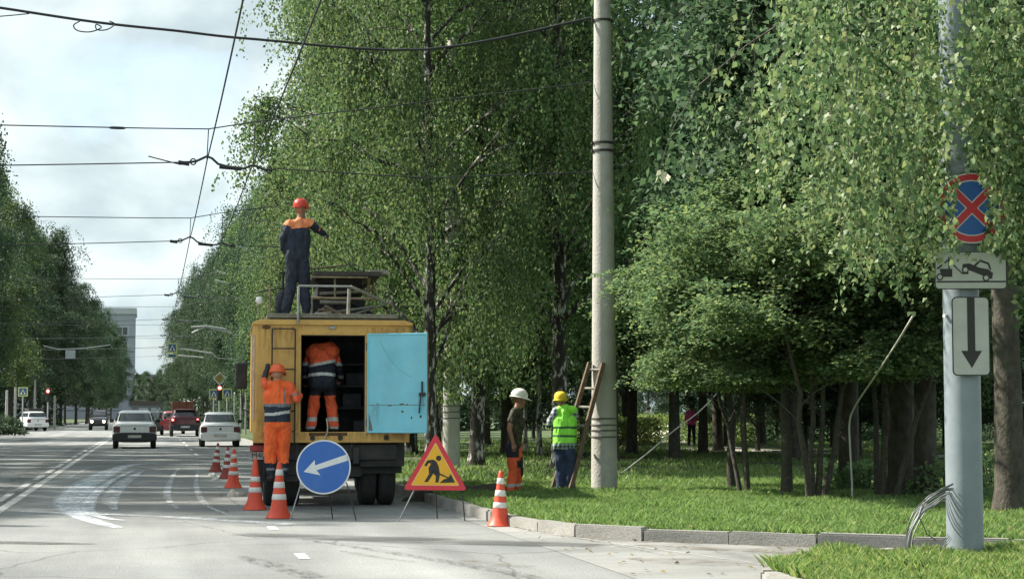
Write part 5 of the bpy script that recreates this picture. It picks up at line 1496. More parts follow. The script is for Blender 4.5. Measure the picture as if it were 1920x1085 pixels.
hand(sg_, wR, (-.6,.8,.1), (0,-.3,-1), (0,.3,1), 1, 'skin', .6)
hc = L5(1051,749,.05)
sg_.append(((shL+shR)/2, hc-Vector((0,0,.05)), .062, .056, 'skin')); hf = Vector((.1,1,-.1)); head(sg_, hc, hf)
def paint5(tg, t, c):
    if tg == 'skin': return M_skin_t
    if tg == 'boot': return M_boot
    z = c[2]
    if tg == 'slv': return M_vest if (t < .12 and c[0] > L5(1044,0).x) else M_plaid
    if tg in ('vest','vest_top'):
        if z < L5(0,846).z: return M_jean
        if z < L5(0,834).z: return M_plaid_g
        if abs(z-L5(0,803).z) < .017 or abs(z-L5(0,820).z) < .019: return M_vestband
        return M_vest
    return M_jean
P5 = person('man in lime reflective vest, yellow cap and jeans with his back turned', org5, 0, sg_, paint5, 5, folds=.011)
hard_hat(P5, hc+Vector((0,0,.03)), Vector((.1,1,0)), M_cap, 0, .98, cap=True)

# --- two walkers far off in the park
def walker(label, px, py, Hh, paint, seed, face=(0,1,0)):
    q = gp(px, py, .12); sg_ = []; s = Hh/1.7
    V = lambda x, y, z: Vector((x*s, y*s, z*s))
    torso(sg_, V(0,0,.95), V(0,0,1.22), V(-.19,0,1.40), V(.19,0,1.40), 'top', .13*s, .14*s)
    for k in (-1,1):
        sg_ += [(V(k*.09,0,.9),V(k*.1,.03*k,.5),.095*s,.07*s,'leg'),(V(k*.1,.03*k,.5),V(k*.1,-.08*k,.1),.068*s,.05*s,'leg')]; foot(sg_, V(k*.1,-.08*k,.09), face, 'boot', s)
        sg_ += [(V(k*.2,0,1.38),V(k*.26,.02,1.12),.06*s,.05*s,'top'),(V(k*.26,.02,1.12),V(k*.2,.16,.95),.05*s,.04*s,'top')]
        hand(sg_, V(k*.2,.16,.95), (0,.5,-1), (-k,0,0), (0,1,0), 1, 'skin', .5, s)
    sg_.append((V(0,0,1.42),V(0,.02,1.53),.06*s,.055*s,'skin')); head(sg_, V(0,.03,1.58), face)
    e = person(label, (q.x,q.y,.125), 0, sg_, paint, seed, vox=.02, folds=.004)
    hb = MB().lathe([(.095,-.06),(.105,0),(.1,.05),(.06,.095),(.001,.11)], 16); hb.v = [(x,y*1.1,z) for x,y,z in hb.v]
    hb.build('hair', M_hair, e, V(0,.0,1.61), smooth=60)
walker('walker in a pink jacket and dark trousers on the park path', 1297, 835, 1.62, lambda tg,t,c: M_skin if tg == 'skin' else (M_pink if tg.startswith('top') else M_navy2), 6)
walker('distant walker in a pale top behind the hedge', 1217, 822, 1.6, lambda tg,t,c: M_skin if tg == 'skin' else (M_white if tg.startswith('top') else M_navy2), 7)
# ------------------------------------------------------------------ concrete poles of the overhead line
M_conc = mat('pole_concrete', (0.43,0.42,0.375), 0.9, var=0.16, scale=5, bump=0.5, bscale=26, dirt=(0.27,0.26,0.225), dirt_amt=0.7, dscale=2.5)
M_conc_d = mat('pole_concrete_dark', (0.12,0.115,0.10), 0.9, var=0.2, scale=5, bump=0.5, bscale=26)
M_clamp = mat('clamp_steel', (0.05,0.045,0.042), 0.6, metal=.4, var=.3)
M_wire = mat('cable_black', (0.018,0.02,0.022), 0.6, var=.1)
def concrete_pole(label, loc, r0, r1, H, rings, clamps, stain=True):
    e = thing('concrete_pole', label, 'pole', loc)
    prof = [(r0*1.0,-.2)]
    zs = sorted(set([0.0, 1.0] + list(np.arange(0.3, H, .6)) + [H]))
    for z in zs: prof.append((r0+(r1-r0)*z/H, z))
    prof += [(r1*.6, H+.04), (.001, H+.05)]
    MB().lathe(prof, 26).build('shaft', M_conc, e, smooth=60)
    for z in rings:
        r = r0+(r1-r0)*z/H
        MB().lathe([(r-.004,z-.014),(r+.012,z-.011),(r+.012,z+.011),(r-.004,z+.014)], 26).build('ring', M_conc_d, e, smooth=40)
    for z in clamps:
        r = r0+(r1-r0)*z/H
        c = MB().lathe([(r-.004,z-.022),(r+.016,z-.02),(r+.016,z+.02),(r-.004,z+.022)], 26).build('clamp', M_clamp, e, smooth=40)
        for sx in (-1,1): MB().box(sx*(r+.012)-.025, sx*(r+.012)+.025, -.04,.04, z-.018, z+.018).build('clamp_bolt', M_clamp, c)
    return e
p1 = gp(1133, 922, .105)
def z1(py): return CAMZ + (VPY-py)/F*(Vector((p1.x,p1.y,0)).dot(Vector((fw.x,fw.y,0)).normalized())) - .105
concrete_pole('tall concrete pole with dark clamps standing on the lawn by the ladder', (p1.x,p1.y,.105), .222, .128, 10.5,
              [z1(784),z1(796),z1(806),z1(818)], [z1(266),z1(281),z1(32)])
for yv in (548, 182): MB().lathe([(.19,-.006),(.196,0),(.19,.006)], 20, c=(0,0,0))
p2 = gp(846, 876, .105)
concrete_pole('farther concrete pole beyond the roadworks triangle sign', (p2.x,p2.y,.105), .215, .13, 10.5, [1.2,1.35,1.5], [6.3])
for i, (yv, nm) in enumerate(((62,'third'),(78.5,'fourth'),(95,'fifth'))):
    concrete_pole(f'{nm} concrete pole of the overhead line, among the birches', (7.35, yv, .105), .215, .13, 10.5, [1.2,1.4], [6.3])
for i, yv in enumerate((28.5,45,61.5,78,94.5)):
    concrete_pole(f'concrete pole on the left verge, {ORD[i]} outside the frame', (-11.2, yv, .105), .215, .13, 10.5, [1.2], [6.3])

# ------------------------------------------------------------------ wooden ladder against the pole
lb = Vector((p1.x, p1.y+.32, .105))
def LP(px, py, Y): return atY(px, py, Y)
Yl = p1.y
top_r, top_l = LP(1131,680,Yl-.28), LP(1106,679,Yl-.05)
bot_r, bot_l = LP(1066,905,Yl-.5), LP(1032,906,Yl-.1)
bot_r.z = bot_l.z = .06
lad = thing('wooden_ladder', 'weathered wooden ladder leaning against the concrete pole', 'ladder', tuple((bot_r+bot_l)/2))
c_ = (bot_r+bot_l)/2
for a, b in ((bot_l,top_l),(bot_r,top_r)):
    d = (b-a).normalized(); s_ = Vector((0,1,0)); s_ = (s_-d*s_.dot(d)).normalized(); w = d.cross(s_)
    vs_ = []
    for e_ in (a, b):
        for i, j in ((-1,-1),(1,-1),(1,1),(-1,1)): vs_.append(e_-c_ + w*i*.034 + s_*j*.05)
    MB().add(vs_, [(3,2,1,0),(4,5,6,7),(0,1,5,4),(1,2,6,5),(2,3,7,6),(3,0,4,7)]).build('rail', M_wood, lad, bevel=.006, fix=True)
for k in range(7):
    t_ = .10 + k*.141
    a, b = bot_l.lerp(top_l, t_)-c_, bot_r.lerp(top_r, t_)-c_
    MB().tube([a,b], .022, 8).build('rung', M_wood_g, lad)
# ------------------------------------------------------------------ cables by the pole and from the trees
def cable(name, label, pts, r, m, cat='cable', sub=5):
    P = [Vector(p) for p in pts]
    Q = []
    for i in range(len(P)-1):
        a0, a, b, b0 = P[max(i-1,0)], P[i], P[i+1], P[min(i+2,len(P)-1)]
        for k in range(sub):
            t_ = k/sub
            Q.append(.5*((2*a)+(b-a0)*t_+(2*a0-5*a+4*b-b0)*t_*t_+(3*a-a0-3*b+b0)*t_**3))
    Q.append(P[-1])
    o = MB().tube(Q, r, 6).build(name, m, None, smooth=60); return tag(o, label, cat)
M_rope = mat('pale_cable', (0.45,0.44,0.38), 0.7, var=.1)
g_ = gp(1164, 886, .10)
cable('guy_cable', 'pale stay cable rising from the lawn beside the concrete pole into the trees', [(g_.x,g_.y,.08), atY(1215,848,g_.y+.3), atY(1262,808,g_.y+.4), atY(1310,772,g_.y+.4), atY(1348,733,g_.y+.3)], .014, M_rope)
g2 = gp(1598, 942, .10)
cable('hanging_cable', 'pale cable dangling from the branches to the lawn in front of the rowans', [(g2.x,g2.y,.08), atY(1597,900,g2.y), atY(1594,840,g2.y), atY(1593,790,g2.y), atY(1606,757,g2.y-.4), atY(1640,706,g2.y-1.6), atY(1680,645,g2.y-3.2), atY(1712,592,g2.y-4.6)], .014, M_rope)
# ------------------------------------------------------------------ grey post with three signs
M_post = mat('post_grey_paint', (0.21,0.25,0.27), 0.42, var=0.06, scale=3, bump=0.12, bscale=22, dirt=(0.27,0.31,0.32), dirt_amt=.5)
PB = gp(1810, 1040, .12)
sc_p = F/(PB.xy.dot(Vector((fw.x,fw.y)).normalized()))
post = thing('grey_sign_post', 'thick grey painted steel post in the near grass', 'post', (PB.x,PB.y,.12))
MB().lathe([(.170,-.2),(.170,.4),(.166,3.0),(.160,6.0),(.15,9.0),(.001,9.02)], 36).build('tube', M_post, post, smooth=60)
MB().lathe([(.168,3.55),(.176,3.56),(.176,3.62),(.168,3.63)], 30).build('weld_ring', M_post, post, smooth=40)
frz = math.atan2(-PB.x, PB.y)      # signs face the traffic
def psx(px): return (px-1810)/sc_p
def psz(py): return CAMZ + (VPY-py)/sc_p - .12
def on_post(name, label, px, py, dz=0):
    e = thing(name, label, 'road sign', (PB.x, PB.y, .12), R(-14))
    return e
M_swht = mat('plate_offwhite', (0.46,0.47,0.42), 0.5, var=0.05, dirt=(0.36,0.36,0.32), dirt_amt=.5, dscale=5)
def rrect(x0, x1, z0, z1, r, n=6):
    out = []
    for cx, cz, a0 in ((x1-r,z1-r,0),(x0+r,z1-r,90),(x0+r,z0+r,180),(x1-r,z0+r,270)):
        out += [(cx+r*math.cos(R(a0+90*k/n)), cz+r*math.sin(R(a0+90*k/n))) for k in range(n+1)]
    return out
YS = -.215
# no stopping
s = on_post('no_stopping_sign', 'round blue sign with red rim and red cross among the birch leaves', 1822, 393)
cx, cz = psx(1824), psz(394); rr0 = 66/sc_p
def layer(par, poly, k, m, nm): MB().prism(poly, YS-.002*(k+1), YS-.002*k).build(nm, m, par, fix=True)
MB().prism(disc(rr0,48,(cx,cz)), YS, YS+.012).build('plate', M_sback, s, fix=True)
layer(s, disc(rr0,48,(cx,cz)), 0, M_swhite, 'white_rim'); layer(s, disc(rr0*.965,48,(cx,cz)), 1, M_sred, 'red_ring'); layer(s, disc(rr0*.79,48,(cx,cz)), 2, M_swhite, 'white_line'); layer(s, disc(rr0*.76,48,(cx,cz)), 3, M_sblue, 'blue_disc')
for k, ang_ in enumerate((45,-45)):
    u = Vector((math.cos(R(ang_)), math.sin(R(ang_)))); v = Vector((-u.y,u.x))
    for wv, m_, nm in ((.125,M_swhite,'white_bar_edge'),(.095,M_sred,'red_bar')):
        kk = 4+(0 if nm[0]=='w' else 2)+k*.5
        q4 = [Vector((cx,cz))+u*a*rr0*.78+v*b*rr0*wv for a, b in ((-1,-1),(1,-1),(1,1),(-1,1))]
        MB().prism([tuple(q) for q in q4], YS-.002*(kk+1)+.0005, YS-.008).build(nm, m_, s, fix=True)
MB().box(cx-.03,cx+.03,YS+.0125,-.13,cz-.02,cz+.02).build('bracket', M_clamp, s)
# tow-away plate
s = on_post('tow_away_sign', 'white plate with black tow truck hoisting a car', 1820, 512)
def pz(px, py): return (psx(px), psz(py))
x0,z0_ = pz(1754,545); x1,z1_ = pz(1886,475)
MB().prism(rrect(x0,x1,z0_,z1_,.035), YS, YS+.012).build('plate', M_sbk, s, fix=True)
layer(s, rrect(x0+.008,x1-.008,z0_+.008,z1_-.008,.03), 0, M_swht, 'white_field')
def ink(par, poly, k=1): layer(par, [pz(*p) for p in poly], k, M_sbk, 'pictogram')
ink(s, [(1757,529.5),(1884,529.5),(1884,532.5),(1757,532.5)])
ink(s, [(1763,507),(1786,507),(1786,522),(1766,522)])
ink(s, [(1757,506),(1779,489),(1781,491),(1760,508)]); ink(s, [(1779,485),(1781.5,485),(1781.5,508),(1779,508)]); ink(s, [(1781,490),(1804,514),(1804,517),(1781,494)]); ink(s, [(1803,514),(1816,514),(1816,517),(1803,517)])
ink(s, [(1804,503),(1806,498),(1818,497),(1836,505),(1852,508),(1861,515),(1859,526),(1853,525),(1842,520),(1818,510)])
ink(s, [(1826,500),(1838,490),(1854,496),(1858,509),(1855,509),(1851,499),(1838,494),(1829,503)])
for cxp, cyp in ((1810,509),(1848,524),(1763,522)):
    layer(s, disc(6.5/sc_p,16,pz(cxp,cyp)), 2.2, M_sbk, 'pictogram'); layer(s, disc(4/sc_p,16,pz(cxp,cyp)), 3.2, M_swht, 'wheel_mark')
MB().box(psx(1790),psx(1850),YS+.0125,-.14,psz(512)-.02,psz(512)+.02).build('bracket', M_clamp, s)
# arrow plate
s = on_post('arrow_plate', 'upright white plate with a black arrow pointing down', 1819, 632)
x0,z0_ = pz(1784,705); x1,z1_ = pz(1853,559)
MB().prism(rrect(x0,x1,z0_,z1_,.045), YS, YS+.012).build('plate', M_sbk, s, fix=True)
layer(s, rrect(x0+.01,x1-.01,z0_+.01,z1_-.01,.038), 0, M_swht, 'white_field')
ink(s, [(1812,560),(1826,560),(1826,659),(1838,659),(1819,691),(1800,659),(1812,659)])
MB().box(psx(1795),psx(1843),YS+.0125,-.14,psz(632)-.02,psz(632)+.02).build('bracket', M_clamp, s)
MB().tube([(psx(1779),-.08,psz(593)),(psx(1774),-.1,psz(593))], .018, 8).build('bracket_bolt', M_swhite, s)
# coil of loose wire leaning on the post
M_cw = mat('loose_wire_grey', (0.22,0.235,0.23), 0.6, metal=.2, var=.15); M_cw2 = mat('loose_wire_dark', (0.10,0.105,0.10), 0.5, metal=.4, var=.2)
co_ = thing('wire_coil', 'loose coil of grey wire hanging beside the grey post', 'wire coil', (PB.x,PB.y,.12))
rw = random.Random(4)
for k in range(15):
    j = lambda s_: rw.uniform(-s_, s_)
    f_ = k/14
    pts = [(1700+7*f_+j(2),1046), (1703+8*f_+j(4),1000+j(6)), (1716+13*f_+j(4),965+j(6)), (1738+14*f_+j(4),930+16*f_+j(5)), (1764+8*f_,914+20*f_+j(5)), (1785+j(4),908+22*f_+j(4))]
    P = [atY(px, py, PB.y-.42+.34*f_+.04*i*(i > 2)) - Vector((PB.x,PB.y,.12)) for i, (px, py) in enumerate(pts)]
    Q = []
    for i in range(len(P)-1):
        a0, a, b, b0 = P[max(i-1,0)], P[i], P[i+1], P[min(i+2,len(P)-1)]
        for t_ in (0,.25,.5,.75): Q.append(.5*((2*a)+(b-a0)*t_+(2*a0-5*a+4*b-b0)*t_*t_+(3*a-a0-3*b+b0)*t_**3))
    Q.append(P[-1])
    MB().tube(Q, .0058, 5).build('wire_strand', M_cw if k % 3 else M_cw2, co_, smooth=60)
for k in range(4):
    P = [atY(px, py, PB.y-.26) - Vector((PB.x,PB.y,.12)) for px, py in ((1748+k*6,1040),(1762+k*4,1022),(1778+k*2,1000+k*3))]
    MB().tube(P, .0042, 5).build('wire_strand', M_cw, co_, smooth=60)
P = [atY(px, py, PB.y-.2) - Vector((PB.x,PB.y,.12)) for px, py in ((1722,965),(1738,1000),(1755,1012))]
MB().tube(P, .005, 5).build('wire_strand', M_cw2, co_)

# ------------------------------------------------------------------ overhead line
def wire_pts(a, b, sag, n=14):
    a, b = Vector(a), Vector(b); return [a.lerp(b, i/n) - Vector((0,0,4*sag*(i/n)*(1-i/n))) for i in range(n+1)]
Y1, Y2s = p1.y, p2.y
spans = [Y1, Y2s, 62, 78.5, 95, 112, 130]
M_wire_dark = M_wire
xa0, xb0 = atY(388,300,Y1), atY(475,317,Y1)
za, zb2 = xa0.z, xb0.z
cxa, cxb = xa0.x, xb0.x
for i, yv in enumerate(spans):
    zl = za; M_wire = M_wire_dark if i < 2 else mat('cable_far_pale', (0.11,0.12,0.125), 0.6, var=.1)  # distance fade put into the colour: farther spans get a paler grey
    s_ = thing('span_wire', f'cross span with dark insulators over the road, {ORD[i]} from the near end', 'overhead wire', (0, yv, 0), 0, 'cross spans of the overhead line')
    xL, xR = -11.2, 7.3
    zu = zl+.52; zr = zl-.02
    w_ = .010 if i < 2 else .008
    dxl = cxa-.42
    MB().tube([(xL,0,zl-.3)]+[(x,0,zl-.3+(.25)*(x-xL)/(dxl-xL)-.10*math.sin(math.pi*(x-xL)/(dxl-xL))) for x in np.linspace(xL,dxl,9)[1:]], w_, 6).build('lower_wire', M_wire, s_)
    MB().tube([(cxb+.35,0,zr-.09),((cxb+xR)/2,0,zr-.18),(xR,0,zr)], w_, 6).build('lower_wire', M_wire, s_)
    MB().tube([(xL,0,zu-.12),(-5,0,zu-.08),(cxa-1,0,zu-.03),(cxa+.02,0,zu-.01),(cxb,0,zu+.13),(xR,0,zu+1.0)], w_, 6).build('upper_wire', M_wire, s_)
    for x, zt_ in ((cxa,zu-.01),(cxb,zu+.1)):
        zz = zl if x == cxa else zr-.05
        MB().tube([(x,0,zz),(x+.02,0,zt_)], .009, 5).build('dropper', M_wire, s_)
    # insulator chain: hooked rods and bars
    pts = [(cxa-.44,zl-.05),(cxa-.30,zl-.045),(cxa-.18,zl-.03),(cxa-.08,zl+.02),(cxa,zl+.06),(cxa+.08,zl+.03),(cxa+.18,zl-.06),(cxa+.3,zl-.09),(cxb-.28,zl-.13),(cxb-.14,zl-.12),(cxb-.04,zr-.05),(cxb+.05,zr-.06),(cxb+.16,zr-.11),(cxb+.3,zr-.12)]
    MB().tube([(x,0,z) for x, z in pts], .020, 6).build('hanger_bar', M_wire, s_, smooth=60)
    for xa_, xb_, z_ in ((cxa-.46,cxa-.28,zl-.05),(cxa+.2,cxb-.2,zl-.105)):
        MB().tube([(xa_,0,z_),(xb_,0,z_-.025)], .034, 8).build('insulator', M_wire, s_, smooth=60)
    for x, z in ((cxa-.22,zl-.035),(cxb+.26,zr-.115)):
        MB().tube([(x+.045*math.cos(a),0,z+.05*math.sin(a)) for a in np.linspace(0,2*math.pi,11)], .012, 5).build('shackle', M_wire, s_)
M_wire = M_wire_dark
def contact(label, x):
    P = []
    ys = [14] + spans
    for a, b in zip(ys[:-1], ys[1:]):
        for k in range(5):
            t_ = k/5; P.append((x, a+(b-a)*t_, za-.02-.06*math.sin(math.pi*t_)))
    P[0] = (x+.18, 14, za+.02)
    o = MB().tube(P, .011, 6).build('contact_wire', M_wire); tag(o, label, 'overhead wire')
contact('overhead trolley wire running along the road, nearer the road centre', cxa); contact('overhead trolley wire running along the road, nearer the trees', cxb)
# messenger joint on the first upper wire
o = MB().lathe([(.012,-.13),(.022,-.09),(.024,0),(.022,.09),(.012,.13)], 10, axis='x').build('wire_joint', M_wire, None, tuple(atY(220,240,Y1))); tag(o, 'dark spliced joint on the upper span wire in the open sky', 'wire joint')
# thick cable along the top with its hanging loop
tA, tB, tC, tD = atY(-60,8,Y1-.4), atY(480,74,Y1-.2), atY(800,93,Y1), atY(1108,34,Y1)
cable('thick_cable', 'thick black cable across the top of the sky to the pole', [tA, atY(0,15,Y1-.4), atY(180,42,Y1-.35), atY(330,58,Y1-.3), tB, tC, tD], .022, M_wire)
cable('thin_cable', 'thin pale wire joining the thick cable at the top left', [atY(-60,34,Y1-.4), atY(0,31,Y1-.4), atY(55,26,Y1-.4)], .009, M_wire)
loop = [atY(px, py, Y1-.42) for px, py in ((150,40),(138,48),(146,58),(170,60),(190,52),(180,46),(182,56),(200,56),(215,46),(205,40))]
cable('cable_loop', 'loose loop of wire dangling from the thick cable', loop, .010, M_wire)
cable('stay_wire', 'short slanting stay wire left of the first insulator chain', [atY(278,293,Y1), atY(340,309,Y1)], .010, M_wire)
# lamp brackets and pale arms among the far trees
M_arm = mat('arm_grey', (0.45,0.46,0.44), 0.5, metal=.3)
def arms(label, Yv, segs_):
    e = thing('bracket_arm', label, 'bracket', tuple(atY(segs_[0][-1][0], segs_[0][-1][1], Yv)))
    b = Vector(e.location)
    for sgm in segs_: MB().tube([atY(x,y,Yv)-b for x,y in sgm], .045, 6).build('arm', M_arm, e)
    MB().tube([Vector((0,0,0)), Vector((.35,0,-.3)), Vector((7.35-b.x,0,-.5))], .03, 6).build('mount', M_arm, e)
arms('pale double bracket arm on the dark trees left of the truck', 95, [[(358,613),(388,611),(424,617)],[(360,624),(385,612),(434,624)]])
arms('pale sign mast arm running right from the overhead crossing sign', 112, [[(333,653),(365,657),(398,662)],[(333,666),(360,668),(382,670)]])
arms('pale short arms on the trees above the truck mirror', 78.5, [[(442,461),(464,468)],[(406,508),(428,515)],[(404,526),(428,531)]])

# ------------------------------------------------------------------ far signs and traffic lights
M_syg = mat('crossing_sign_border', (0.50,0.55,0.20), 0.5); M_sblue_d = mat('crossing_sign_blue', (0.05,0.12,0.25), 0.5)
M_redlamp = mat('red_signal', (0.5,0.02,0.02), 0.4, emit=(1.0,0.06,0.05), est=9.0)
M_head = mat('head_lamp_lit', (0.8,0.75,0.6), 0.3, emit=(1.0,0.78,0.5), est=5.0)
M_brake = mat('brake_lamp_lit', (0.5,0.02,0.02), 0.3, emit=(1.0,0.10,0.09), est=5.0)
def crossing_sign(label, px, py, Yv, w, post=True, name='crossing_sign'):
    c = atY(px, py, Yv); e = thing(name, label, 'road sign', (c.x, c.y, 0))
    MB().box(-w/2,w/2,-.02,0,c.z-w/2,c.z+w/2).build('border', M_syg, e)
    MB().box(-w*.37,w*.37,-.026,-.02,c.z-w*.37,c.z+w*.37).build('blue_field', M_sblue_d, e)
    MB().prism([(-w*.3,c.z-w*.28),(w*.3,c.z-w*.28),(0,c.z+w*.27)], -.031, -.026).build('white_triangle', M_swhite, e, fix=True)
    MB().prism([(-w*.1,c.z-w*.24),(w*.12,c.z-w*.24),(w*.04,c.z+w*.08),(-w*.04,c.z+w*.08)], -.036, -.031).build('pictogram', M_sbk, e, fix=True)
    if post: MB().tube([(0,.05,-.05),(0,.05,c.z+w/2)], .05, 8).build('post', M_arm, e)
    return e
e = crossing_sign('square crossing sign hanging over the road from a mast arm', 323, 652, 112, .62, post=False)
c = atY(323,652,112); MB().box(-.28,.28,-.02,0,c.z-.62,c.z-.36).build('lower_plate', M_syg, e); MB().box(-.22,.22,-.025,-.02,c.z-.57,c.z-.41).build('blue_field', M_sblue_d, e)
crossing_sign('crossing sign just left of the right-hand red traffic light', 401, 738, 122, .66)
crossing_sign('crossing sign just right of the right-hand red traffic light', 426, 737, 124, .68)
crossing_sign('crossing sign with pale border by the white estate car', 43, 734, 138, .72)
def traffic_light(label, px, py, Yv):
    c = atY(px, py, Yv); e = thing('traffic_light', label, 'traffic light', (c.x, c.y, 0))
    MB().tube([(0,.12,-.05),(0,.12,c.z+.25)], .055, 8).build('post', M_arm, e)
    h = MB().box(-.17,.17,-.05,.06,c.z-.85,c.z+.2).build('housing', M_black, e, bevel=.03)
    for k, m_ in enumerate((M_redlamp, M_black, M_black)):
        z_ = c.z-.33*k
        MB().lathe([(.001,-.02),(.10,-.015),(.125,0),(.001,0)], 18, axis='y', c=(0,-.052,z_)).build('lens', m_, h, smooth=50)
        MB().tube([(.135*math.cos(a),-.12,z_+.135*math.sin(a)) for a in np.linspace(-.2,math.pi+.2,10)], .012, 5).build('visor', M_black, h)
    return e
tl = traffic_light('red traffic light on the left corner before the dark trees', 90, 733, 143)
tr_ = traffic_light('red traffic light on the right below the yellow diamond sign', 412, 727, 121)
c = atY(412,709,121); e = thing('priority_sign', 'yellow diamond priority sign above the right-hand red light', 'road sign', (c.x,c.y-.02,0))
w = .46
MB().prism([(0,c.z-w),(w,c.z),(0,c.z+w),(-w,c.z)], -.02, 0).build('white_border', M_swhite, e, fix=True)
MB().prism([(0,c.z-w*.8),(w*.8,c.z),(0,c.z+w*.8),(-w*.8,c.z)], -.026, -.02).build('yellow_field', mat('diamond_yellow',(0.28,0.22,0.06),.5), e, fix=True)
MB().tube([(0,.04,c.z-w-.3),(0,.04,c.z+w)], .03, 6).build('post', M_arm, e)
for i, (px, Yv, top) in enumerate(((440,118,738),(452,112,735),(461,106,738))):
    c = atY(px, top, Yv); g = thing('barrier_post', f'slim pale post beside the white car on the right, {ORD[i]}', 'post', (c.x,c.y,0))
    MB().tube([(0,0,-.05),(0,0,c.z)], .05, 8).build('shaft', M_arm, g); MB().lathe([(.06,c.z),(.07,c.z+.05),(.001,c.z+.12)], 10).build('finial', M_arm, g)
for i, (px, Yv, top) in enumerate(((13,141,735),(30,146,690),(66,150,715),(103,155,745))):
    c = atY(px, top, Yv); g = thing('corner_post', ['slim grey post at the left edge beyond the shrub','tall grey pole behind the crossing sign at left','grey pole between the left crossing sign and red light','grey pole just right of the left red light'][i], 'post', (c.x,c.y,.1))
    MB().tube([(0,0,-.1),(0,0,c.z)], [.12,.09], 10).build('shaft', M_conc, g, smooth=60); MB().lathe([(.1,c.z),(.1,c.z+.04),(.001,c.z+.06)], 10).build('cap', M_conc, g)
# small plates hanging among the left trees
c = atY(132,664,150); e = thing('hanging_plate', 'small pale plate hung on the wires before the dark left trees', 'road sign', (c.x,c.y,0))
MB().box(-.4,.4,-.02,.02,c.z-.35,c.z+.35).build('plate', mat('plate_grey',(0.3,0.33,0.34),.5), e); MB().tube([(-2.2,0,c.z+.7),(-1,0,c.z+.42),(1,0,c.z+.5),(3.2,0,c.z+.8)], .04, 5).build('arm', M_arm, e)

# ------------------------------------------------------------------ cars
def superell(hw, zb, zt, n=20, ex=4.0):
    out = []
    for i in range(n):
        a = 2*math.pi*i/n + math.pi/n; c_, s_ = math.cos(a), math.sin(a)
        out.append((hw*math.copysign(abs(c_)**(2/ex), c_), (zb+zt)/2 + (zt-zb)/2*math.copysign(abs(s_)**(2/ex), s_)))
    return out
def loft(mb, st, m=0, n=20, ex=4.0):
    base = len(mb.v); vs_, fs_ = [], []
    for y, zb, zt, hw in st:
        for x, z in superell(hw, zb, zt, n, ex): vs_.append((x, y, z))
    for i in range(len(st)-1):
        for j in range(n): fs_.append((i*n+j, i*n+(j+1)%n, (i+1)*n+(j+1)%n, (i+1)*n+j))
    fs_.append(tuple(range(n))); fs_.append(tuple(reversed(range((len(st)-1)*n, len(st)*n))))
    mb.add(vs_, fs_, m)
def carpaint(name, col): return mat(name, col, 0.28, var=0.03, coat=.5, dirt=tuple(np.array(col)*.7+.03), dirt_amt=.4)
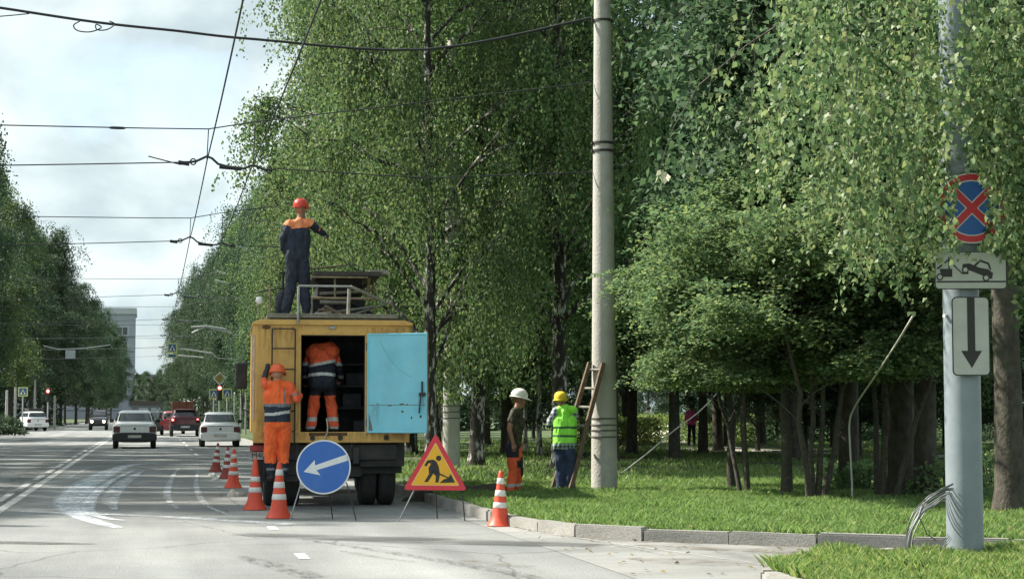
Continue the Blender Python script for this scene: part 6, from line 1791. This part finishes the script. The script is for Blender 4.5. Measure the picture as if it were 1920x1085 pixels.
def car(label, loc, rz, paint, kind='sedan', W=1.72, H=1.5, bumper=None, lamp=None, head=False, cat='car', plate=True, lit=False, roofrack=False, spoiler=False):
    e = thing('parked_car' if False else ('car' if kind != 'van' else 'estate_car'), label, cat, loc, rz)
    hw = W/2; zs = H/1.5
    if kind == 'sedan': st = [(0,.36,.92,.70),(.05,.30,1.0,.80),(.28,.25,1.05,.85),(1.0,.23,1.0,.86),(2.9,.23,.97,.86),(3.6,.24,.90,.85),(4.1,.27,.82,.80),(4.25,.34,.70,.66)]; gh = (.72,3.15,1.42,2.35)
    elif kind == 'suv': st = [(0,.42,1.0,.72),(.06,.36,1.1,.82),(.3,.32,1.13,.86),(1.0,.30,1.1,.86),(2.9,.30,1.05,.86),(3.7,.32,.98,.85),(4.1,.36,.9,.8),(4.25,.44,.76,.66)]; gh = (.10,3.1,.42,2.3)
    else: st = [(0,.38,.95,.74),(.05,.32,1.02,.82),(.3,.27,1.05,.86),(1.0,.25,1.02,.86),(2.9,.25,.97,.86),(3.6,.26,.90,.85),(4.1,.29,.82,.80),(4.25,.36,.70,.66)]; gh = (.12,3.1,.40,2.35)
    st = [(y, zb*zs, zt*zs, w*W/1.72) for y, zb, zt, w in st]
    mb = MB(); loft(mb, st, ex=5.0); mb.build('body', paint, e, smooth=35, fix=True)
    zb = (st[2][2]+st[3][2])/2 - .06
    # greenhouse
    y0,y1,y2,y3 = gh; bw, rw_ = hw*.92, hw*.72
    # rounded cabin, sliced level by level; panes are raised a few millimetres from it
    NS = 40; lev = [0,.1,.22,.4,.58,.74,.86,.93,.975,1.0]
    def slice_(t_, off=0.0):
        k = t_**1.1; rnd = 1.0 if t_ < .84 else math.sqrt(max(0, 1-((t_-.84)/.16)**2*.75))
        ya, yb = y0+(y2-y0)*k, y1+(y3-y1)*k; cy = (ya+yb)/2; b_ = (yb-ya)/2*(rnd*.35+.65)+off; a_ = (bw+(rw_-bw)*k**1.25)*(rnd*.5+.5)+off
        out = []
        for i in range(NS):
            an = 2*math.pi*(i+.5)/NS; c_, s_ = math.cos(an), math.sin(an)
            out.append((a_*math.copysign(abs(c_)**.42, c_), cy+b_*math.copysign(abs(s_)**.42, s_), zb+(H-zb)*t_))
        return out
    vs_ = [p for t_ in lev for p in slice_(t_)]; fs_ = [(a*NS+i, a*NS+(i+1)%NS, (a+1)*NS+(i+1)%NS, (a+1)*NS+i) for a in range(len(lev)-1) for i in range(NS)] + [tuple(range((len(lev)-1)*NS, len(lev)*NS))]
    MB().add(vs_, fs_).build('cabin', paint, e, smooth=60, fix=True)
    gl = [.2,.4,.6,.8]
    for nm, i_a, i_b in (('rear_window', 25.5, 34.5), ('windscreen', 5.5, 14.5), ('side_window', -4.5, 4.5), ('side_window', 15.5, 24.5)):
        ii = list(range(int(math.floor(i_a)), int(math.floor(i_b))+1)); vs_, fs_ = [], []
        for t_ in gl:
            sl = slice_(t_, .008)
            vs_ += [sl[i % NS] for i in ii]
        m_ = len(ii)
        for a in range(len(gl)-1):
            for i in range(m_-1): fs_.append((a*m_+i, a*m_+i+1, (a+1)*m_+i+1, (a+1)*m_+i))
        MB().add(vs_, fs_).build(nm, M_glass, e, smooth=60)
    zt = st[1][2]
    lm = lamp or M_red_lens
    for sx in (-1,1):
        if head:
            MB().lathe([(.001,.03),(.09,.025),(.11,0),(.001,0)], 14, axis='y', c=(sx*hw*.62,4.262,.66*zs)).build('headlight', M_head, e)
        MB().box(sx*hw*.80-.13, sx*hw*.80+.13, -.03,.12, zt-.36, zt-.12).build('tail_light', lm, e, bevel=.03)
        if lit: MB().lathe([(.001,-.03),(.05,-.025),(.07,0),(.001,0)], 12, axis='y', c=(sx*hw*.8,-.03,zt-.2)).build('brake_light', M_brake, e)
        wheel(e, (sx*(hw-.13), .78, .30*zs), .30*zs, .2, sx); wheel(e, (sx*(hw-.13), 3.4, .30*zs), .30*zs, .2, sx)
        MB().box(-.09,.09,-.03,.06,-.07,.07).build('wing_mirror', M_black, e, (sx*(hw+.06), 2.75, zb+.12), bevel=.03)
    zb_ = st[1][1]
    bp = MB(); loft(bp, [(-.06,zb_+.02,zb_+.30,hw*.86),(-.02,zb_-.02,zb_+.34,hw*.97),(.35,zb_-.04,zb_+.33,hw*1.004)], n=16, ex=5)
    bp.build('bumper', bumper or paint, e, smooth=40, fix=True)
    if plate: 
        pl_ = MB().box(-.26,.26,-.075,-.061,zb_+.13,zb_+.24).build('number_plate', M_plate, e)
    MB().box(-hw*.62,hw*.62,-.012,.02,zt-.10,zt-.085).build('boot_seam', M_black, e)
    MB().lathe([(.001,-.012),(.045,-.01),(.05,0),(.001,0)], 10, axis='y', c=(0,-.005,zt-.22)).build('badge', M_clamp, e)
    if roofrack: MB().box(-.5,.5,1.0,2.3,H+.05,H+.22).build('roof_box', M_black, e, bevel=.05)
    if spoiler: MB().box(-rw_,rw_,y2-.2,y2+.1,H-.05,H-.01).build('spoiler', paint, e, bevel=.015)
    return e
P_white = carpaint('car_white', (0.78,0.80,0.79)); P_white2 = carpaint('car_white_two', (0.80,0.81,0.80)); P_red = carpaint('car_dark_red', (0.10,0.012,0.02)); P_dgrey = carpaint('car_dark_grey', (0.05,0.055,0.06)); P_red2 = carpaint('car_red', (0.35,0.06,0.06)); P_blk = carpaint('car_black', (0.015,0.016,0.018))
M_plas = mat('bumper_plastic', (0.03,0.032,0.034), 0.7, var=.15)
M_lens_d = mat('smoked_red_lens', (0.09,0.02,0.02), 0.3, var=.2)
def cl(px, py): q = gp(px, py); return (q.x, q.y, 0)
car('white saloon with black bumper driving away in the left lane', cl(252,841), R(0.5), P_white, 'sedan', 1.74, 1.52, M_plas, M_lens_d)
car('white saloon with body coloured bumper near the parked truck', cl(413,838), R(-0.5), P_white2, 'sedan', 1.68, 1.45, None, M_lens_d)
car('dark red crossover with glowing brake lights waiting at the signal', cl(347,818), 0, P_red, 'suv', 1.82, 1.62, M_plas, M_lens_d, lit=True, spoiler=True)
car('red hatchback half hidden ahead of the dark red crossover', (1.35, 119, 0), 0, P_red2, 'van', 1.7, 1.5, None, M_red_lens, lit=True)
car('dark grey estate ahead of the left white saloon', cl(305,806), 0, P_dgrey, 'van', 1.72, 1.5)
car('black car just showing behind the left white saloon', (-.1, 112, 0), 0, P_blk, 'sedan', 1.72, 1.48)
c = cl(189,805); car('dark oncoming car with two lit headlights', (-4.2, 148, 0), R(180), P_blk, 'suv', 1.5, 1.6, M_plas, head=True)
c = gp(66,808); car('white estate car with a roof box crossing on the side street', (c.x+.2, c.y, 0), R(18), P_white2, 'van', 1.7, 1.5, None, M_lens_d, roofrack=True)
c = gp(20,803); car('second white car half hidden behind the shrub on the side street', (c.x-.8, c.y+2, 0), R(75), P_white2, 'sedan', 1.7, 1.45)
# orange lorry far ahead
lo = thing('lorry', 'rusty orange box lorry far ahead beyond the crossover', 'lorry', (3.3, 196, 0))
M_lor = mat('lorry_orange', (0.22,0.075,0.045), .7, var=.15, scale=3)
MB().box(-1.15,1.15,0,5,.95,2.6).build('box_body', M_lor, lo, bevel=.05); MB().box(-1.1,1.1,5.2,6.8,.8,2.5).build('cab', M_lor, lo, bevel=.1); MB().box(-.9,.9,.1,6.6,.6,.9).build('chassis', M_black, lo)
for x in (-.4,.4): MB().box(x-.02,x+.02,-.03,0,1.0,2.8).build('door_bar', M_black, lo)
for sx in (-1,1):
    for yv in (1.2,5.8): wheel(lo, (sx*.95,yv,.48), .48, .3, sx)

# ------------------------------------------------------------------ buildings at the end of the street
M_panel = mat('panel_grey', (0.34,0.36,0.40), .9, var=.08, scale=.4); M_panel_d = mat('panel_dark_band', (0.17,0.18,0.21), .9, var=.1)  # the darker panel tone is for the bands between floors
M_lightp = mat('panel_light', (0.46,0.48,0.50), .9, var=.06, scale=.4)
M_cream = mat('wall_cream', (0.42,0.40,0.28), .9, var=.08, scale=.3); M_roofg = mat('roof_grey', (0.20,0.21,0.22), .8, var=.1)
Yb = 350.0
xr = atY(252,700,Yb).x; xl = xr-40; ztop = atY(235,577,Yb).z
ap = thing('apartment_block', 'grey panel apartment block rising behind the left trees', 'building', ((xl+xr)/2, Yb, 0))
wdt = (xr-xl)/2
MB().box(-wdt,wdt,0,13,-.1,ztop-1.2).build('wall', M_panel, ap)
MB().box(-wdt-.25,wdt+.25,-.25,13.25,ztop-1.2,ztop).build('parapet', M_lightp, ap)
fl = 2.85; nfl = int((ztop-2.4)/fl)
wm = MB().box(-.95,.95,-.05,0,-.75,.75).mesh('window'); wm.materials.append(M_lightp)
pm = MB().box(-.72,-.06,-.09,-.051,-.6,.6).box(.06,.72,-.09,-.051,-.6,.6).mesh('pane'); pm.materials.append(M_glass)
for f_ in range(nfl):
    zc = ztop-3.6-fl*f_-.9
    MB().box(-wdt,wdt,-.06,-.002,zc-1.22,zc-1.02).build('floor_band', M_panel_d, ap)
    if f_ > 4: continue
    for k in range(5):
        x = wdt-2.4-3.4*k
        w_ = obj('window', wm, None, ap, (x,-.001,zc)); w_.scale = (1.3,1,1.2); obj('pane', pm, None, w_)
    w_ = obj('window', wm, None, ap, (wdt+.001,2.5,zc), (0,0,R(90))); obj('pane', pm, None, w_)
# crossing street's low house
Yh = 385.0
hx0, hx1 = atY(225,700,Yh).x, atY(345,700,Yh).x; hz = atY(280,708,Yh).z
hs = thing('cream_house', 'long cream low-rise house closing the end of the street', 'building', ((hx0+hx1)/2, Yh, 0))
hw_ = (hx1-hx0)/2
MB().box(-hw_,hw_,0,10,-.1,hz).build('wall', M_cream, hs); MB().box(-hw_-.4,hw_+.4,-.4,10.4,hz,hz+.7).build('roof', M_roofg, hs)
for f_ in range(3):
    for k in range(5):
        w_ = obj('window', wm, None, hs, (-hw_+1.6+k*2.75,-.001,hz-1.6-f_*2.9)); w_.scale = (.7,1,1); obj('pane', pm, None, w_)
Yg = 300.0
gx0, gx1 = atY(247,775,Yg).x, atY(318,775,Yg).x; gz = atY(280,757,Yg).z
gr = thing('garage_row', 'low grey garage with pale doors at the end of the street', 'building', ((gx0+gx1)/2, Yg, 0)); gw = (gx1-gx0)/2
MB().box(-gw,gw,0,6,-.1,gz).build('wall', M_roofg, gr); MB().box(-gw-.3,gw+.3,-.3,6.3,gz,gz+.5).build('roof', mat('roof_brownish',(0.13,0.10,0.09),.9), gr)
for k in range(2):
    x = -gw+1.9+k*2.0; MB().box(x-.8,x+.8,-.08,-.001,0,gz-.6).build('garage_door', M_lightp, gr)
for i, (px, py, Yv, s_) in enumerate(((262,0,330,.5),(284,0,322,.52),(306,0,334,.55),(322,0,318,.6))):
    q = atY(px, 772, Yv); tree('street_end_tree', f'small tree in front of the cream house at the street end, {ORD[i]} from the left', FB2 if i % 2 else FB, (q.x, Yv, 0), ang(), s_, group='trees closing the end of the street')
# wood that closes the view behind the park
rb_ = random.Random(9)
for i in range(20):
    x = 14 + i*5.6 + rb_.uniform(-1.5,1.5)
    tree('park_edge_tree', f'dark tree in the far edge of the park wood, {ORD[i]} from the road', FB2 if i % 2 else FB, (x, 138+rb_.uniform(-5,5), .1), ang(), rb_.uniform(.8,.95), group='trees at the far edge of the park')
for i in range(20):
    x = 13 + i*5.0 + rb_.uniform(-1.5,1.5)
    bush('park_shrub', f'dark shrub along the far edge of the park, {ORD[i]} from the road', 'shrub', (x, 128+rb_.uniform(-4,4), .08), 3.2, 2.0, rb_.uniform(2.4,3.6), 2200, .28, M_leaf_far_shaded, 60+i)['group'] = 'shrubs at the far edge of the park'

for i, (px, Yv, s_) in enumerate(((1090,70,.42),(1150,84,.5),(1215,96,.5),(1360,66,.40),(1420,58,.42),(1455,75,.5),(1510,52,.36),(1560,64,.45),(1610,50,.4),(1660,58,.42),(1720,48,.38),(1770,60,.45),(1830,45,.4),(1880,52,.42),(960,62,.40),(900,75,.5),(1000,90,.5))):
    q = atY(px, 772, Yv)
    tree('maple_sapling', f'low leafy maple sapling deep in the shade of the park, {ORD[i]} planted', FB2, (q.x, Yv, .1), ang(), s_, group='saplings in the shade of the park')

for i in range(9):
    q = (1390+i*66, 82+rb_.uniform(-7,7)); p_ = atY(q[0], 772, q[1])
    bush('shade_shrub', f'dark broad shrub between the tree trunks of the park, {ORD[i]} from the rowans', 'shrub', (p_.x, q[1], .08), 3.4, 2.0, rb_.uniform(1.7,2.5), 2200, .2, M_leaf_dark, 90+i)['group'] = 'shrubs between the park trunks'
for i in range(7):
    bush('verge_shrub', f'tall dark shrub under the far birches on the right verge, {ORD[i]} along the road', 'shrub', (9.5+rb_.uniform(-.6,.8), 112+i*15, .08), 3.0, 5.0, rb_.uniform(3.0,4.2), 2200, .28, M_leaf_far_shaded, 110+i)['group'] = 'shrubs under the far right birches'
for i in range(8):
    bush('verge_shrub', f'tall dark shrub behind the left street trees, {ORD[i]} from the road', 'shrub', (-13-i*5.0, 186-i*2.2+rb_.uniform(-2,2), .08), 4.0, 3.0, rb_.uniform(4.0,5.5), 2600, .3, M_leaf_far_shaded, 130+i)['group'] = 'shrubs behind the left street trees'

for i in range(5):
    bush('street_end_shrub', f'dark shrub at the far right end of the street, {ORD[i]} from the garages', 'shrub', (6.0+i*4.2, 268+rb_.uniform(-5,5), 0), 4.2, 3.0, rb_.uniform(5.0,6.5), 2000, .4, M_leaf_far_shaded, 150+i)['group'] = 'shrubs at the street end'
